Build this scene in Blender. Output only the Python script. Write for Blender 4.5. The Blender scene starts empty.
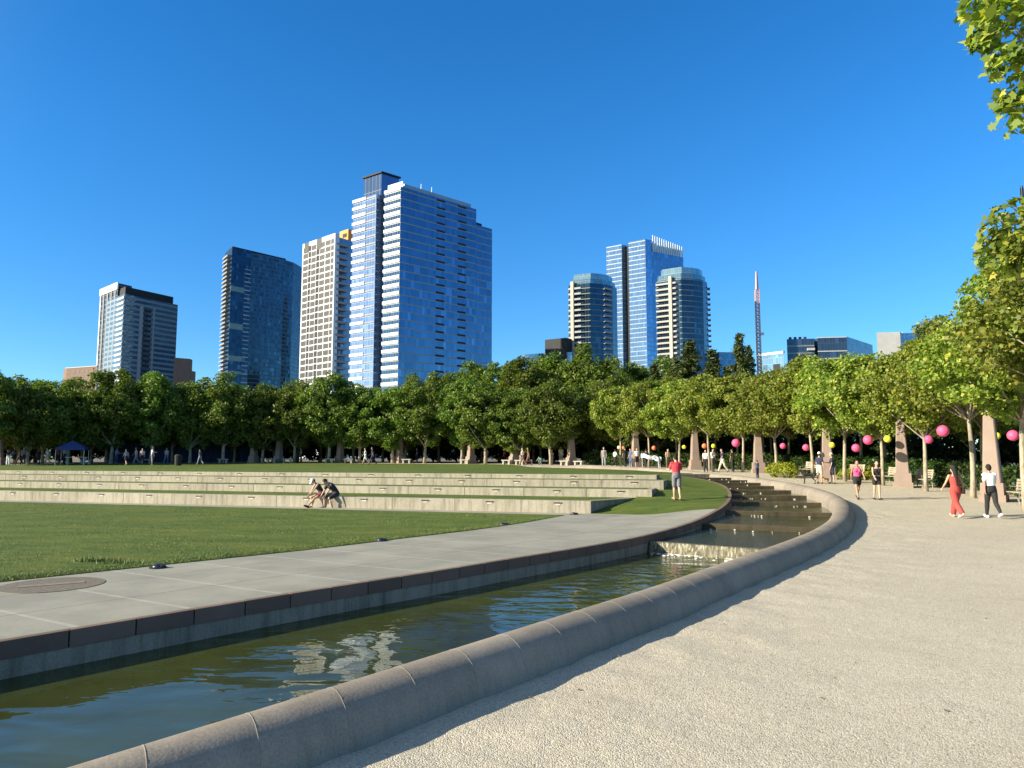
import bpy, bmesh, math, random
import numpy as np
from mathutils import Vector, Matrix

random.seed(7); rng = np.random.default_rng(7)
SC = bpy.context.scene
COL = SC.collection
R_ = math.radians

# ------------------------------------------------------------------ camera
EYE = 2.0; F = 740.0; TH = math.atan(73/740)
cam_d = bpy.data.cameras.new("camera"); cam = bpy.data.objects.new("camera", cam_d); COL.objects.link(cam)
cam.location = (0, 0, EYE); cam.rotation_euler = (math.pi/2+TH, 0, 0)
cam_d.sensor_width = 36; cam_d.lens = 36*F/1024; cam_d.clip_end = 6000; cam_d.clip_start = .05
SC.camera = cam

def ray(px, py):
    x = (px-512)/F; y = (384-py)/F
    return np.array([x, math.cos(TH)-y*math.sin(TH), math.sin(TH)+y*math.cos(TH)])
def at_z(px, py, z):
    r = ray(px, py); t = (z-EYE)/r[2]
    return np.array([0, 0, EYE])+t*r
def at_y(px, py, Y):
    r = ray(px, py); return np.array([0, 0, EYE])+r*(Y/r[1])

# ------------------------------------------------------------------ terrain functions
CX, CY = -22.0, 38.5
GY = [0, 20, 26, 31, 36, 42, 47, 53, 60, 70, 80, 100]; GV = [0, 0, .1, .22, .35, .5, .65, .85, 1.0, 1.2, 1.35, 1.4]
def gz(x, y): return float(np.interp(y, GY, GV))
def pol(R, a): a = R_(a); return CX+R*math.cos(a), CY+R*math.sin(a)
def ang(x, y): return math.degrees(math.atan2(y-CY, x-CX))
def smooth_table(xs, ys, w=3.0):
    g = np.linspace(xs[0]-10, xs[-1]+10, 1200); v = np.interp(g, xs, ys)
    k = max(1, int(w/(g[1]-g[0]))); ker = np.ones(2*k+1)/(2*k+1)
    vp = np.pad(v, k, mode='edge'); vs = np.convolve(vp, ker, 'valid')
    return lambda a: float(np.interp(a, g, vs))
Rout = smooth_table([-100, -80, -75, -70, -65, -60.3, -58.2, -54.4, -49.6, -46.3, -40.8, -32.5, -25.6, -15, -5, 5, 20, 45, 180],
                    [52, 46.5, 44.8, 43.1, 41.4, 39.95, 39.4, 38.45, 37.65, 37.1, 36.6, 36.15, 36.0, 36.15, 36.2, 36.1, 35.9, 35.9, 36])
Rleft = smooth_table([-100, -75, -68, -61.6, -57.7, -55, -51.5, -45.6, -40, -35, -25, -15, -5, 5, 13, 180],
                     [42, 38, 35.6, 33.8, 32.95, 32.5, 32.1, 31.6, 31.5, 31.5, 31.6, 31.95, 32.3, 32.4, 32.4, 32.4], 2.5)
Rlawn = smooth_table([-100, -70, -62.6, -56.7, -44.7, -27.8, -10], [36, 30.4, 28.85, 27.93, 26.84, 26.38, 26.3], 2.5)
CopZ = smooth_table([-100, -40, -35, -27, -19, -11.6, -5.3, 2.7, 13.5, 30, 45, 60, 180],
                    [-.12, -.12, -.1, .02, .22, .44, .64, .8, .92, 1.0, 1.1, 1.22, 1.22], 2.0)
NX, NY = .296, .9552; TX, TY = .9552, -.296
def ts(x, y): return x*TX+y*TY, x*NX+y*NY
def xy(t, s): return t*TX+s*NX, t*TY+s*NY
TC, SCN = ts(CX, CY)
WALL_S = [27.8, 31.1, 33.4, 35.7]; WALL_Z = [.34, .655, .955, 1.15]; WALL_T = [-5.5, -3.6, -3.35, -3.9]
def sstep(a, b, v): v = min(1, max(0, (v-a)/(b-a))); return v*v*(3-2*v)
def tread_z(s):
    z = -.12
    for ws, wz in zip(WALL_S, WALL_Z):
        if s >= ws-1e-6: z = wz
    if s > WALL_S[-1]: z += (s-WALL_S[-1])*.0052
    return z
def edge_R(a):
    if a > 13: return Rleft(13)+(Rout(a)-.62-Rleft(13))*sstep(13, 17, a)+(40.5-Rout(45)+.62)*sstep(46, 60, a)
    return Rleft(a)-.13
def edge_z(x, y):
    a = ang(x, y); g = gz(x, y)+.03
    k = sstep(42, 55, a)
    return CopZ(a)*(1-k)+g*k
def wz(t, s):
    x, y = xy(t, s); d = Rleft(ang(x, y))-math.hypot(x-CX, y-CY); k = sstep(0, 3, d)
    return (CopZ(ang(x, y)))*(1-k)-.12*k
def slope_z(t, s):
    x, y = xy(t, s)
    base = float(np.interp(s, [27.5, 30.6, 33.3, 35.7, 38], [-.12, .33, .66, .97, 1.15]))
    if s > 38: base = 1.15+(s-38)*.004
    d = edge_R(ang(x, y))-math.hypot(x-CX, y-CY)
    k = sstep(0, 5.5, d); z = edge_z(x, y)*(1-k)+base*k
    q = sstep(27.8, 28.8, s)
    return z*q+(1-q)*(wz(t, s)+.004)
def t_at(s, Rf, sign=1):
    lo, hi = 0.0, 60.0
    for _ in range(50):
        m = (lo+hi)/2; x, y = xy(TC+sign*m, s)
        if math.hypot(x-CX, y-CY) < Rf(ang(x, y)): lo = m
        else: hi = m
    return TC+sign*lo

# ------------------------------------------------------------------ materials
def new_mat(name):
    m = bpy.data.materials.new(name); m.use_nodes = True
    nt = m.node_tree; b = nt.nodes["Principled BSDF"]
    return m, nt, b
def nd(nt, t, **kw):
    n = nt.nodes.new(t)
    for k, v in kw.items():
        if k in n.inputs and not hasattr(n, k): n.inputs[k].default_value = v
        else: setattr(n, k, v)
    return n
def lk(nt, a, b): nt.links.new(a, b)
def ramp(nt, fac, stops):
    r = nt.nodes.new("ShaderNodeValToRGB"); e = r.color_ramp.elements
    while len(e) < len(stops): e.new(.5)
    for el, (p, c) in zip(e, stops): el.position = p; el.color = (*c, 1) if len(c) == 3 else c
    lk(nt, fac, r.inputs[0]); return r.outputs[0]
def noise(nt, vec, scale, detail=4, rough=.6, dist=0):
    n = nt.nodes.new("ShaderNodeTexNoise"); n.inputs["Scale"].default_value = scale
    n.inputs["Detail"].default_value = detail; n.inputs["Roughness"].default_value = rough; n.inputs["Distortion"].default_value = dist
    if vec is not None: lk(nt, vec, n.inputs["Vector"])
    return n.outputs["Fac"]
def mixc(nt, fac, a, b, mode='MIX'):
    m = nt.nodes.new("ShaderNodeMix"); m.data_type = 'RGBA'; m.blend_type = mode
    if isinstance(fac, (int, float)): m.inputs[0].default_value = fac
    else: lk(nt, fac, m.inputs[0])
    for i, v in ((6, a), (7, b)):
        if isinstance(v, tuple): m.inputs[i].default_value = (*v, 1)
        else: lk(nt, v, m.inputs[i])
    return m.outputs[2]
def math_(nt, op, a, b=None, c=None):
    m = nt.nodes.new("ShaderNodeMath"); m.operation = op
    for i, v in enumerate((a, b, c)):
        if v is None: continue
        if isinstance(v, (int, float)): m.inputs[i].default_value = v
        else: lk(nt, v, m.inputs[i])
    return m.outputs[0]
def bump(nt, b, h, strength=.4, dist=.02):
    n = nt.nodes.new("ShaderNodeBump"); n.inputs["Strength"].default_value = strength; n.inputs["Distance"].default_value = dist
    lk(nt, h, n.inputs["Height"]); lk(nt, n.outputs[0], b.inputs["Normal"]); return n
def objc(nt): return nt.nodes.new("ShaderNodeTexCoord").outputs["Object"]
def geop(nt): return nt.nodes.new("ShaderNodeNewGeometry").outputs["Position"]

_mc = {}
def plain(name, col, rough=.7, metal=0, var=.25, scale=6, bmp=.15, bd=.01):
    key = (name, col, rough, metal)
    if key in _mc: return _mc[key]
    m, nt, b = new_mat(name)
    f = noise(nt, objc(nt), scale, 5)
    lo = tuple(c*(1-var) for c in col); hi = tuple(min(1, c*(1+var)) for c in col)
    lk(nt, ramp(nt, f, [(.3, lo), (.7, hi)]), b.inputs["Base Color"])
    b.inputs["Roughness"].default_value = rough; b.inputs["Metallic"].default_value = metal
    if bmp: bump(nt, b, noise(nt, objc(nt), scale*6, 3), bmp, bd)
    _mc[key] = m; return m

def mat_gravel():
    m, nt, b = new_mat("crushed_gravel"); p = geop(nt)
    big = noise(nt, p, .35, 5, .6); mid = noise(nt, p, 3.0, 4, .6)
    c = ramp(nt, big, [(.4, (.50, .445, .345)), (.6, (.62, .56, .445))])
    c = mixc(nt, .35, c, ramp(nt, mid, [(.3, (.39, .345, .265)), (.7, (.60, .54, .43))]))
    v = nt.nodes.new("ShaderNodeTexVoronoi"); v.inputs["Scale"].default_value = 84; lk(nt, p, v.inputs["Vector"])
    sep = nt.nodes.new("ShaderNodeSeparateColor"); lk(nt, v.outputs["Color"], sep.inputs[0])
    st = ramp(nt, sep.outputs[0], [(0, (.13, .11, .085)), (.1, (.35, .31, .24)), (.5, (.495, .445, .345)), (.92, (.62, .57, .46)), (1, (.78, .73, .6))])
    c = mixc(nt, .6, c, st)
    c = mixc(nt, math_(nt, 'MULTIPLY', ramp(nt, noise(nt, p, .9, 7, .7, .5), [(.5, (0, 0, 0)), (.72, (1, 1, 1))]), .28), c, (.33, .285, .21))
    lk(nt, c, b.inputs["Base Color"]); b.inputs["Roughness"].default_value = .95; b.inputs["Specular IOR Level"].default_value = .2
    h = math_(nt, 'ADD', math_(nt, 'MULTIPLY', math_(nt, 'SUBTRACT', 1.0, v.outputs["Distance"]), .9), math_(nt, 'MULTIPLY', noise(nt, p, 7, 5, .65), 2.4))
    h = math_(nt, 'ADD', h, math_(nt, 'MULTIPLY', sep.outputs[1], .6))
    bump(nt, b, h, .55, .012); return m
def mat_ground():
    m, nt, b = new_mat("earth_ground"); p = geop(nt)
    lk(nt, ramp(nt, noise(nt, p, .2, 6), [(.35, (.10, .085, .06)), (.65, (.17, .15, .11))]), b.inputs["Base Color"])
    b.inputs["Roughness"].default_value = 1; bump(nt, b, noise(nt, p, 5), .4, .05); return m
def mat_grass(name="lawn_grass"):
    m, nt, b = new_mat(name); p = geop(nt)
    sc = nt.nodes.new("ShaderNodeMapping"); sc.inputs["Rotation"].default_value = (0, 0, .3); sc.inputs["Scale"].default_value = (.6, 1.6, 1); lk(nt, p, sc.inputs[0])
    a = noise(nt, sc.outputs[0], .55, 6, .65); f = noise(nt, p, 34, 3, .7); d = noise(nt, sc.outputs[0], 2.4, 4, .65)
    c = ramp(nt, a, [(.4, (.058, .12, .012)), (.5, (.118, .185, .021)), (.61, (.22, .235, .043))])
    c = mixc(nt, .4, c, ramp(nt, d, [(.4, (.045, .095, .009)), (.6, (.185, .235, .032))]))
    c = mixc(nt, .5, c, ramp(nt, f, [(.3, (.025, .048, .005)), (.68, (.13, .16, .03))]))
    lk(nt, c, b.inputs["Base Color"]); b.inputs["Roughness"].default_value = .85; b.inputs["Specular IOR Level"].default_value = .25
    bump(nt, b, math_(nt, 'ADD', f, math_(nt, 'MULTIPLY', noise(nt, p, 6, 4), .8)), .9, .06); return m
def mat_blade():
    m, nt, b = new_mat("grass_blade")
    g = nt.nodes.new("ShaderNodeNewGeometry").outputs["Random Per Island"]
    lk(nt, ramp(nt, g, [(0, (.055, .115, .012)), (.6, (.115, .18, .022)), (1, (.2, .19, .055))]), b.inputs["Base Color"])
    b.inputs["Roughness"].default_value = .6; return m
def mat_stone(name, c1, c2, rough=.8, grain=90, bd=.004, streak=0, perobj=0):
    m, nt, b = new_mat(name); p = geop(nt)
    c = ramp(nt, noise(nt, p, .9, 6, .65), [(.3, c1), (.7, c2)])
    c = mixc(nt, .35, c, ramp(nt, noise(nt, p, grain, 2, .7), [(.3, tuple(x*.6 for x in c1)), (.7, tuple(min(1, x*1.25) for x in c2))]))
    if streak:
        mp = nt.nodes.new("ShaderNodeMapping"); mp.inputs["Scale"].default_value = (3.2, 3.2, .35); lk(nt, p, mp.inputs[0])
        sfac = ramp(nt, noise(nt, mp.outputs[0], 1.6, 5, .7), [(.46, (0, 0, 0)), (.72, (1, 1, 1))])
        c = mixc(nt, math_(nt, 'MULTIPLY', sfac, streak), c, tuple(x*.42 for x in c1))
    if perobj:
        hv = nt.nodes.new("ShaderNodeHueSaturation"); lk(nt, c, hv.inputs["Color"]); lk(nt, math_(nt, 'ADD', math_(nt, 'MULTIPLY', nt.nodes.new("ShaderNodeObjectInfo").outputs["Random"], perobj), 1-perobj*.5), hv.inputs["Value"]); c = hv.outputs[0]
    lk(nt, c, b.inputs["Base Color"]); b.inputs["Roughness"].default_value = rough; b.inputs["Specular IOR Level"].default_value = .3
    bump(nt, b, noise(nt, p, grain*.7, 4), .5, bd); return m
STRIPE = (math.sin(R_(31)), math.cos(R_(31)), 1.45, 50*1.45-6.78)
def mat_walkway():
    m, nt, b = new_mat("walkway_concrete"); p = geop(nt)
    uv = nt.nodes.new("ShaderNodeUVMap"); sx = nt.nodes.new("ShaderNodeSeparateXYZ"); lk(nt, uv.outputs[0], sx.inputs[0])
    c = ramp(nt, noise(nt, p, .5, 6, .65), [(.4, (.235, .228, .178)), (.6, (.33, .32, .25))])
    c = mixc(nt, .3, c, ramp(nt, noise(nt, p, 45, 3, .7), [(.3, (.18, .17, .15)), (.7, (.36, .34, .30))]))
    c = mixc(nt, math_(nt, 'MULTIPLY', ramp(nt, noise(nt, p, 2.2, 5, .7, .6), [(.52, (0, 0, 0)), (.75, (1, 1, 1))]), .35), c, (.17, .16, .14))
    sp = nt.nodes.new("ShaderNodeSeparateXYZ"); lk(nt, p, sp.inputs[0])
    u = math_(nt, 'FRACT', math_(nt, 'DIVIDE', math_(nt, 'ADD', math_(nt, 'ADD', math_(nt, 'MULTIPLY', sp.outputs[0], STRIPE[0]), math_(nt, 'MULTIPLY', sp.outputs[1], STRIPE[1])), STRIPE[3]), STRIPE[2]))
    light = math_(nt, 'LESS_THAN', u, .05)
    nz = noise(nt, p, 6, 3)
    c = mixc(nt, math_(nt, 'MULTIPLY', light, math_(nt, 'MULTIPLY', nz, .95)), c, (.44, .42, .36))
    v = math_(nt, 'ABSOLUTE', math_(nt, 'SUBTRACT', sx.outputs[1], 1.75)); v2 = math_(nt, 'ABSOLUTE', math_(nt, 'SUBTRACT', sx.outputs[1], 3.5))
    dark = math_(nt, 'MAXIMUM', math_(nt, 'LESS_THAN', v, .016), math_(nt, 'LESS_THAN', v2, .016))
    c = mixc(nt, math_(nt, 'MULTIPLY', dark, .7), c, (.12, .11, .1))
    lk(nt, c, b.inputs["Base Color"]); b.inputs["Roughness"].default_value = .75
    bump(nt, b, math_(nt, 'SUBTRACT', noise(nt, p, 50, 4), math_(nt, 'MULTIPLY', dark, 2.0)), .4, .004); return m
def mat_water(name, col, s1=.9, d1=.03):
    m, nt, b = new_mat(name); p = geop(nt)
    mp = nt.nodes.new("ShaderNodeMapping"); mp.inputs["Rotation"].default_value = (0, 0, .35); mp.inputs["Scale"].default_value = (.8, 1.5, 1); lk(nt, p, mp.inputs[0])
    c = ramp(nt, noise(nt, p, .5, 4), [(.3, tuple(x*.75 for x in col)), (.7, tuple(x*1.25 for x in col))])
    lk(nt, c, b.inputs["Base Color"]); b.inputs["Roughness"].default_value = .015; b.inputs["IOR"].default_value = 1.33
    b.inputs["Specular IOR Level"].default_value = .45
    sy = nt.nodes.new("ShaderNodeSeparateXYZ"); lk(nt, p, sy.inputs[0])
    near = nt.nodes.new("ShaderNodeMapRange"); near.inputs[1].default_value = 6; near.inputs[2].default_value = 19; near.inputs[3].default_value = .045; near.inputs[4].default_value = .62
    lk(nt, sy.outputs[1], near.inputs[0])
    h = math_(nt, 'ADD', noise(nt, mp.outputs[0], s1, 1.3, .4, 1.1), math_(nt, 'MULTIPLY', noise(nt, mp.outputs[0], s1*4.5, 2, .5, .4), near.outputs[0]))
    bump(nt, b, h, 1.0, d1); return m
def mat_fall():
    m, nt, b = new_mat("falling_water"); p = geop(nt)
    mp = nt.nodes.new("ShaderNodeMapping"); mp.inputs["Scale"].default_value = (11, 11, 1.0); lk(nt, p, mp.inputs[0])
    f = noise(nt, mp.outputs[0], 1.5, 5, .7, .4)
    lk(nt, ramp(nt, f, [(.46, (.09, .08, .045)), (.57, (.26, .24, .15)), (.7, (.72, .72, .64))]), b.inputs["Base Color"])
    b.inputs["Roughness"].default_value = .25; bump(nt, b, f, .9, .06); return m
def mat_leaf(name, stops, trans=.35):
    m, nt, b = new_mat(name); g = nt.nodes.new("ShaderNodeNewGeometry").outputs["Random Per Island"]
    oi = nt.nodes.new("ShaderNodeObjectInfo").outputs["Random"]
    c = ramp(nt, g, stops)
    hs = nt.nodes.new("ShaderNodeHueSaturation"); lk(nt, c, hs.inputs["Color"])
    lk(nt, math_(nt, 'ADD', math_(nt, 'MULTIPLY', oi, .03), .497), hs.inputs["Hue"])
    lk(nt, math_(nt, 'ADD', math_(nt, 'MULTIPLY', oi, .5), .78), hs.inputs["Value"])
    c = hs.outputs[0]
    lk(nt, c, b.inputs["Base Color"]); b.inputs["Roughness"].default_value = .5; b.inputs["Specular IOR Level"].default_value = .35
    tr = nt.nodes.new("ShaderNodeBsdfTranslucent")
    lk(nt, mixc(nt, 1.0, c, (1.15, 1.35, .5), 'MULTIPLY'), tr.inputs["Color"])
    mx = nt.nodes.new("ShaderNodeMixShader"); mx.inputs[0].default_value = trans
    lk(nt, b.outputs[0], mx.inputs[1]); lk(nt, tr.outputs[0], mx.inputs[2])
    lk(nt, mx.outputs[0], nt.nodes["Material Output"].inputs["Surface"]); return m
def mat_bark(name, c1, c2):
    m, nt, b = new_mat(name); p = objc(nt)
    mp = nt.nodes.new("ShaderNodeMapping"); mp.inputs["Scale"].default_value = (3, 3, 1); lk(nt, p, mp.inputs[0])
    f = noise(nt, mp.outputs[0], 2.5, 5, .6, .5)
    lk(nt, ramp(nt, f, [(.35, c1), (.55, c2), (.7, tuple(min(1, x*1.25) for x in c2))]), b.inputs["Base Color"])
    b.inputs["Roughness"].default_value = .9; bump(nt, b, f, .6, .03); return m
def mat_glass(name, pane, frame, pw, fh, metal=.75, rough=.06, span=.0, spancol=(.3, .35, .4), var=.14, mort=.07, wob=.012):
    """curtain wall in metres (UV): panes of width pw, floors of height fh, optional opaque strip per floor"""
    m, nt, b = new_mat(name)
    uv = nt.nodes.new("ShaderNodeUVMap"); sx = nt.nodes.new("ShaderNodeSeparateXYZ"); lk(nt, uv.outputs[0], sx.inputs[0])
    fu = math_(nt, 'DIVIDE', sx.outputs[0], pw); fv = math_(nt, 'DIVIDE', sx.outputs[1], fh)
    cell = nt.nodes.new("ShaderNodeCombineXYZ"); lk(nt, math_(nt, 'FLOOR', fu), cell.inputs[0]); lk(nt, math_(nt, 'FLOOR', fv), cell.inputs[1])
    wn = nt.nodes.new("ShaderNodeTexWhiteNoise"); wn.noise_dimensions = '2D'; lk(nt, cell.outputs[0], wn.inputs[0])
    lo = tuple(x*(1-var) for x in pane); hi = tuple(min(1, x*(1+var)) for x in pane)
    big = noise(nt, uv.outputs[0], .035, 3)
    c = mixc(nt, wn.outputs["Value"], lo, hi)
    c = mixc(nt, ramp(nt, big, [(.4, (0, 0, 0)), (.65, (.45, .45, .45))]), c, tuple(x*.6 for x in pane))
    blind = math_(nt, 'GREATER_THAN', wn.outputs["Value"], .94); c = mixc(nt, math_(nt, 'MULTIPLY', blind, .35), c, tuple(min(1, x*1.5+.06) for x in pane))
    fru = math_(nt, 'FRACT', fu); frv = math_(nt, 'FRACT', fv)
    fr = math_(nt, 'MAXIMUM', math_(nt, 'LESS_THAN', fru, mort/pw), math_(nt, 'LESS_THAN', frv, mort*1.6/fh))
    c = mixc(nt, fr, c, frame)
    op = fr
    if span:
        sp = math_(nt, 'LESS_THAN', frv, span); c = mixc(nt, sp, c, spancol); op = math_(nt, 'MAXIMUM', fr, sp)
    lk(nt, c, b.inputs["Base Color"])
    lk(nt, math_(nt, 'MULTIPLY', math_(nt, 'SUBTRACT', 1.0, op), metal), b.inputs["Metallic"])
    lk(nt, math_(nt, 'ADD', math_(nt, 'MULTIPLY', op, .4), rough), b.inputs["Roughness"])
    # every pane sits at a very slightly different tilt
    geo = nt.nodes.new("ShaderNodeNewGeometry"); va = nt.nodes.new("ShaderNodeVectorMath"); va.operation = 'SUBTRACT'
    lk(nt, wn.outputs["Color"], va.inputs[0]); va.inputs[1].default_value = (.5, .5, .5)
    vs = nt.nodes.new("ShaderNodeVectorMath"); vs.operation = 'SCALE'; lk(nt, va.outputs[0], vs.inputs[0]); vs.inputs["Scale"].default_value = wob*2
    vd = nt.nodes.new("ShaderNodeVectorMath"); vd.operation = 'ADD'; lk(nt, geo.outputs["Normal"], vd.inputs[0]); lk(nt, vs.outputs[0], vd.inputs[1])
    vn = nt.nodes.new("ShaderNodeVectorMath"); vn.operation = 'NORMALIZE'; lk(nt, vd.outputs[0], vn.inputs[0])
    lk(nt, vn.outputs[0], b.inputs["Normal"]); return m

# ------------------------------------------------------------------ mesh helpers
class MB:
    def __init__(s): s.v = []; s.f = []; s.uv = []; s.mi = []
    def quad(s, a, b, c, d, uv=None, mi=0):
        n = len(s.v); s.v += [a, b, c, d]; s.f.append((n, n+1, n+2, n+3)); s.uv.append(uv or [(0, 0)]*4); s.mi.append(mi)
    def poly(s, pts, uv=None, mi=0):
        n = len(s.v); s.v += list(pts); s.f.append(tuple(range(n, n+len(pts)))); s.uv.append(uv or [(p[0], p[1]) for p in pts]); s.mi.append(mi)
    def grid(s, rows, mi=0, uvs=None):
        n = len(s.v); w = len(rows[0])
        for r in rows: s.v += r
        for i in range(len(rows)-1):
            for j in range(w-1):
                a = n+i*w+j; s.f.append((a, a+1, a+w+1, a+w)); s.mi.append(mi)
                s.uv.append([uvs[i][j], uvs[i][j+1], uvs[i+1][j+1], uvs[i+1][j]] if uvs else [(0, 0)]*4)
    def box(s, c, size, rz=0, mi=0, taper=1.0, tilt=None):
        hx, hy, hz = (k/2 for k in size); cs, sn = math.cos(rz), math.sin(rz); P = []
        for z, k in ((-hz, 1), (hz, taper)):
            for x, y in ((-hx, -hy), (hx, -hy), (hx, hy), (-hx, hy)):
                x *= k; y *= k
                P.append((c[0]+x*cs-y*sn, c[1]+x*sn+y*cs, c[2]+z))
        n = len(s.v); s.v += P
        for f in ((3, 2, 1, 0), (4, 5, 6, 7), (0, 1, 5, 4), (1, 2, 6, 5), (2, 3, 7, 6), (3, 0, 4, 7)):
            s.f.append(tuple(n+i for i in f)); s.mi.append(mi); s.uv.append([(0, 0)]*4)
    def tube(s, pts, rad, seg=8, mi=0, caps=True):
        pts = [Vector(p) for p in pts]; n0 = len(s.v); up = Vector((0.13, .31, .94)); m = len(pts)
        for i, p in enumerate(pts):
            d = (pts[min(i+1, m-1)]-pts[max(i-1, 0)]).normalized()
            a = d.cross(up); a = a.normalized() if a.length > 1e-3 else Vector((1, 0, 0)); b = d.cross(a)
            for k in range(seg):
                t = 2*math.pi*k/seg; s.v.append(tuple(p+float(rad[i])*(math.cos(t)*a+math.sin(t)*b)))
        for i in range(m-1):
            for k in range(seg):
                k2 = (k+1) % seg; a = n0+i*seg
                s.f.append((a+k, a+k2, a+seg+k2, a+seg+k)); s.mi.append(mi); s.uv.append([(0, 0)]*4)
        if caps:
            s.f.append(tuple(n0+k for k in range(seg-1, -1, -1))); s.mi.append(mi); s.uv.append([(0, 0)]*seg)
            s.f.append(tuple(n0+(m-1)*seg+k for k in range(seg))); s.mi.append(mi); s.uv.append([(0, 0)]*seg)
    def ball(s, c, r, seg=12, rings=8, mi=0):
        if isinstance(r, (int, float)): r = (r, r, r)
        n = len(s.v)
        for i in range(rings+1):
            ph = math.pi*i/rings
            for k in range(seg):
                t = 2*math.pi*k/seg
                s.v.append((c[0]+r[0]*math.sin(ph)*math.cos(t), c[1]+r[1]*math.sin(ph)*math.sin(t), c[2]-r[2]*math.cos(ph)))
        for i in range(rings):
            for k in range(seg):
                k2 = (k+1) % seg; a = n+i*seg
                s.f.append((a+k, a+k2, a+seg+k2, a+seg+k)); s.mi.append(mi); s.uv.append([(0, 0)]*4)
    def mesh(s, name, mats, smooth=False):
        me = bpy.data.meshes.new(name); me.from_pydata([tuple(map(float, v)) for v in s.v], [], s.f)
        for m in (mats if isinstance(mats, (list, tuple)) else [mats]): me.materials.append(m)
        me.polygons.foreach_set("material_index", s.mi)
        ul = me.uv_layers.new(name="UVMap"); flat = [c for f in s.uv for p in f for c in p]
        ul.data.foreach_set("uv", flat)
        if smooth: me.polygons.foreach_set("use_smooth", [True]*len(me.polygons))
        me.validate(); me.update(); return me
    def build(s, name, mats, parent=None, smooth=False, bevel=0):
        me = s.mesh(name, mats, smooth)
        if bevel:
            bm = bmesh.new(); bm.from_mesh(me); bmesh.ops.remove_doubles(bm, verts=bm.verts, dist=1e-5)
            bmesh.ops.bevel(bm, geom=[e for e in bm.edges if len(e.link_faces) == 2 and e.calc_face_angle(0) > .5], offset=bevel, segments=2, affect='EDGES', clamp_overlap=True)
            bm.to_mesh(me); bm.free()
        return link(name, me, parent)
def link(name, me, parent=None):
    o = bpy.data.objects.new(name, me); COL.objects.link(o)
    if parent is not None: o.parent = parent
    return o
def tag(o, label=None, cat=None, group=None, kind=None):
    if label: o["label"] = label
    if cat: o["category"] = cat
    if group: o["group"] = group
    if kind: o["kind"] = kind
    return o
def thing(name, label, cat, loc=(0, 0, 0), rz=0, group=None):
    o = bpy.data.objects.new(name, None); COL.objects.link(o); o.location = loc; o.rotation_euler = (0, 0, rz)
    return tag(o, label, cat, group)
KIDS = {}
def copy_tree(o, parent=None):
    c = o.copy(); COL.objects.link(c); c.parent = parent
    for ch in o.children: copy_tree(ch, c)
    return c
ORD = ["first", "second", "third", "fourth", "fifth", "sixth", "seventh", "eighth", "ninth", "tenth", "eleventh", "twelfth", "thirteenth", "fourteenth", "fifteenth",
       "sixteenth", "seventeenth", "eighteenth", "nineteenth", "twentieth", "twenty-first", "twenty-second", "twenty-third", "twenty-fourth", "twenty-fifth", "twenty-sixth",
       "twenty-seventh", "twenty-eighth", "twenty-ninth", "thirtieth", "thirty-first", "thirty-second", "thirty-third", "thirty-fourth", "thirty-fifth", "thirty-sixth"]

M_GRAVEL = mat_gravel(); M_GRASS = mat_grass(); M_BLADE = mat_blade()
M_WALK = mat_walkway()
M_BOL = mat_stone("bolster_stone", (.215, .185, .15), (.30, .26, .212), .85, 60, .005, streak=.3, perobj=.22)
M_BOLJ = mat_stone("bolster_joint", (.22, .19, .155), (.30, .26, .21), .9, 60, .004)
M_COPE = mat_stone("coping_granite", (.13, .085, .06), (.22, .15, .11), .8, 120, .003, perobj=.3)
M_CONC = mat_stone("canal_concrete", (.22, .20, .14), (.36, .335, .25), .85, 40, .004, streak=.75)
M_WALL = mat_stone("seat_wall_concrete", (.27, .245, .19), (.40, .365, .29), .85, 30, .004, streak=.75, perobj=.18)
M_OBEL = mat_stone("pink_granite", (.235, .175, .145), (.325, .25, .21), .75, 70, .004)
M_WET = mat_stone("wet_weir_stone", (.035, .03, .018), (.085, .07, .043), .18, 40, .006, streak=.6)
M_DARKMETAL = plain("dark_metal", (.03, .03, .032), .45, .6, .2)

# ------------------------------------------------------------------ setting: ground, gravel, lawn, walkway
def polar_sheet(name, radii_f, angs, zf, mat, kind="structure", smooth=True):
    mb = MB(); rows = []
    for a in angs:
        row = []
        for R in radii_f(a):
            x, y = pol(R, a); row.append((x, y, zf(x, y)))
        rows.append(row)
    mb.grid(rows); o = mb.build(name, mat, smooth=smooth); o["kind"] = kind; return o
full = list(np.linspace(-180, 180, 361))
from mathutils import noise as mnoise
def gravel_z(x, y):
    d = math.hypot(x-CX, y-CY)-Rout(max(-80, ang(x, y)))
    k = .4+.6*(1-sstep(.6, 3.0, d))
    n = mnoise.noise((x*1.3, y*1.3, 0))*.55+mnoise.noise((x*3.1, y*3.1, 4))*.35+mnoise.noise((x*8, y*8, 9))*.16
    return gz(x, y)+.034*k*n*(1-sstep(45.5, 47, math.hypot(x-CX, y-CY)))+.012*k
def gravel_radii(a):
    if -78 < a < 179: R0 = Rout(a)-.35+(40.2-Rout(45)+.35)*sstep(46, 60, a)
    else: R0 = 40.2 if a > 0 else 47
    R1 = max(R0+3.0, 44 if a < 60 else 44)
    return list(R0+np.linspace(0, 1.9, 22))+list(np.linspace(R0+2.2, max(R0+3, 47.5), 14))+list(np.linspace(max(R0+3.5, 48.5), 58, 6))
fine = sorted(set(list(np.arange(-180, -66, 2.0))+list(np.arange(-66, -20, .13))+list(np.arange(-20, 60, .3))+list(np.arange(60, 180.1, 1.0))))
polar_sheet("gravel_promenade", gravel_radii, fine, gravel_z, M_GRAVEL)
polar_sheet("ground", lambda a: [57.9, 64, 75, 90, 120, 180, 300, 600, 1200, 3000], full, lambda x, y: gz(x, y)-.004-(.0 if math.hypot(x-CX, y-CY) < 58 else .02), mat_ground())

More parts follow.
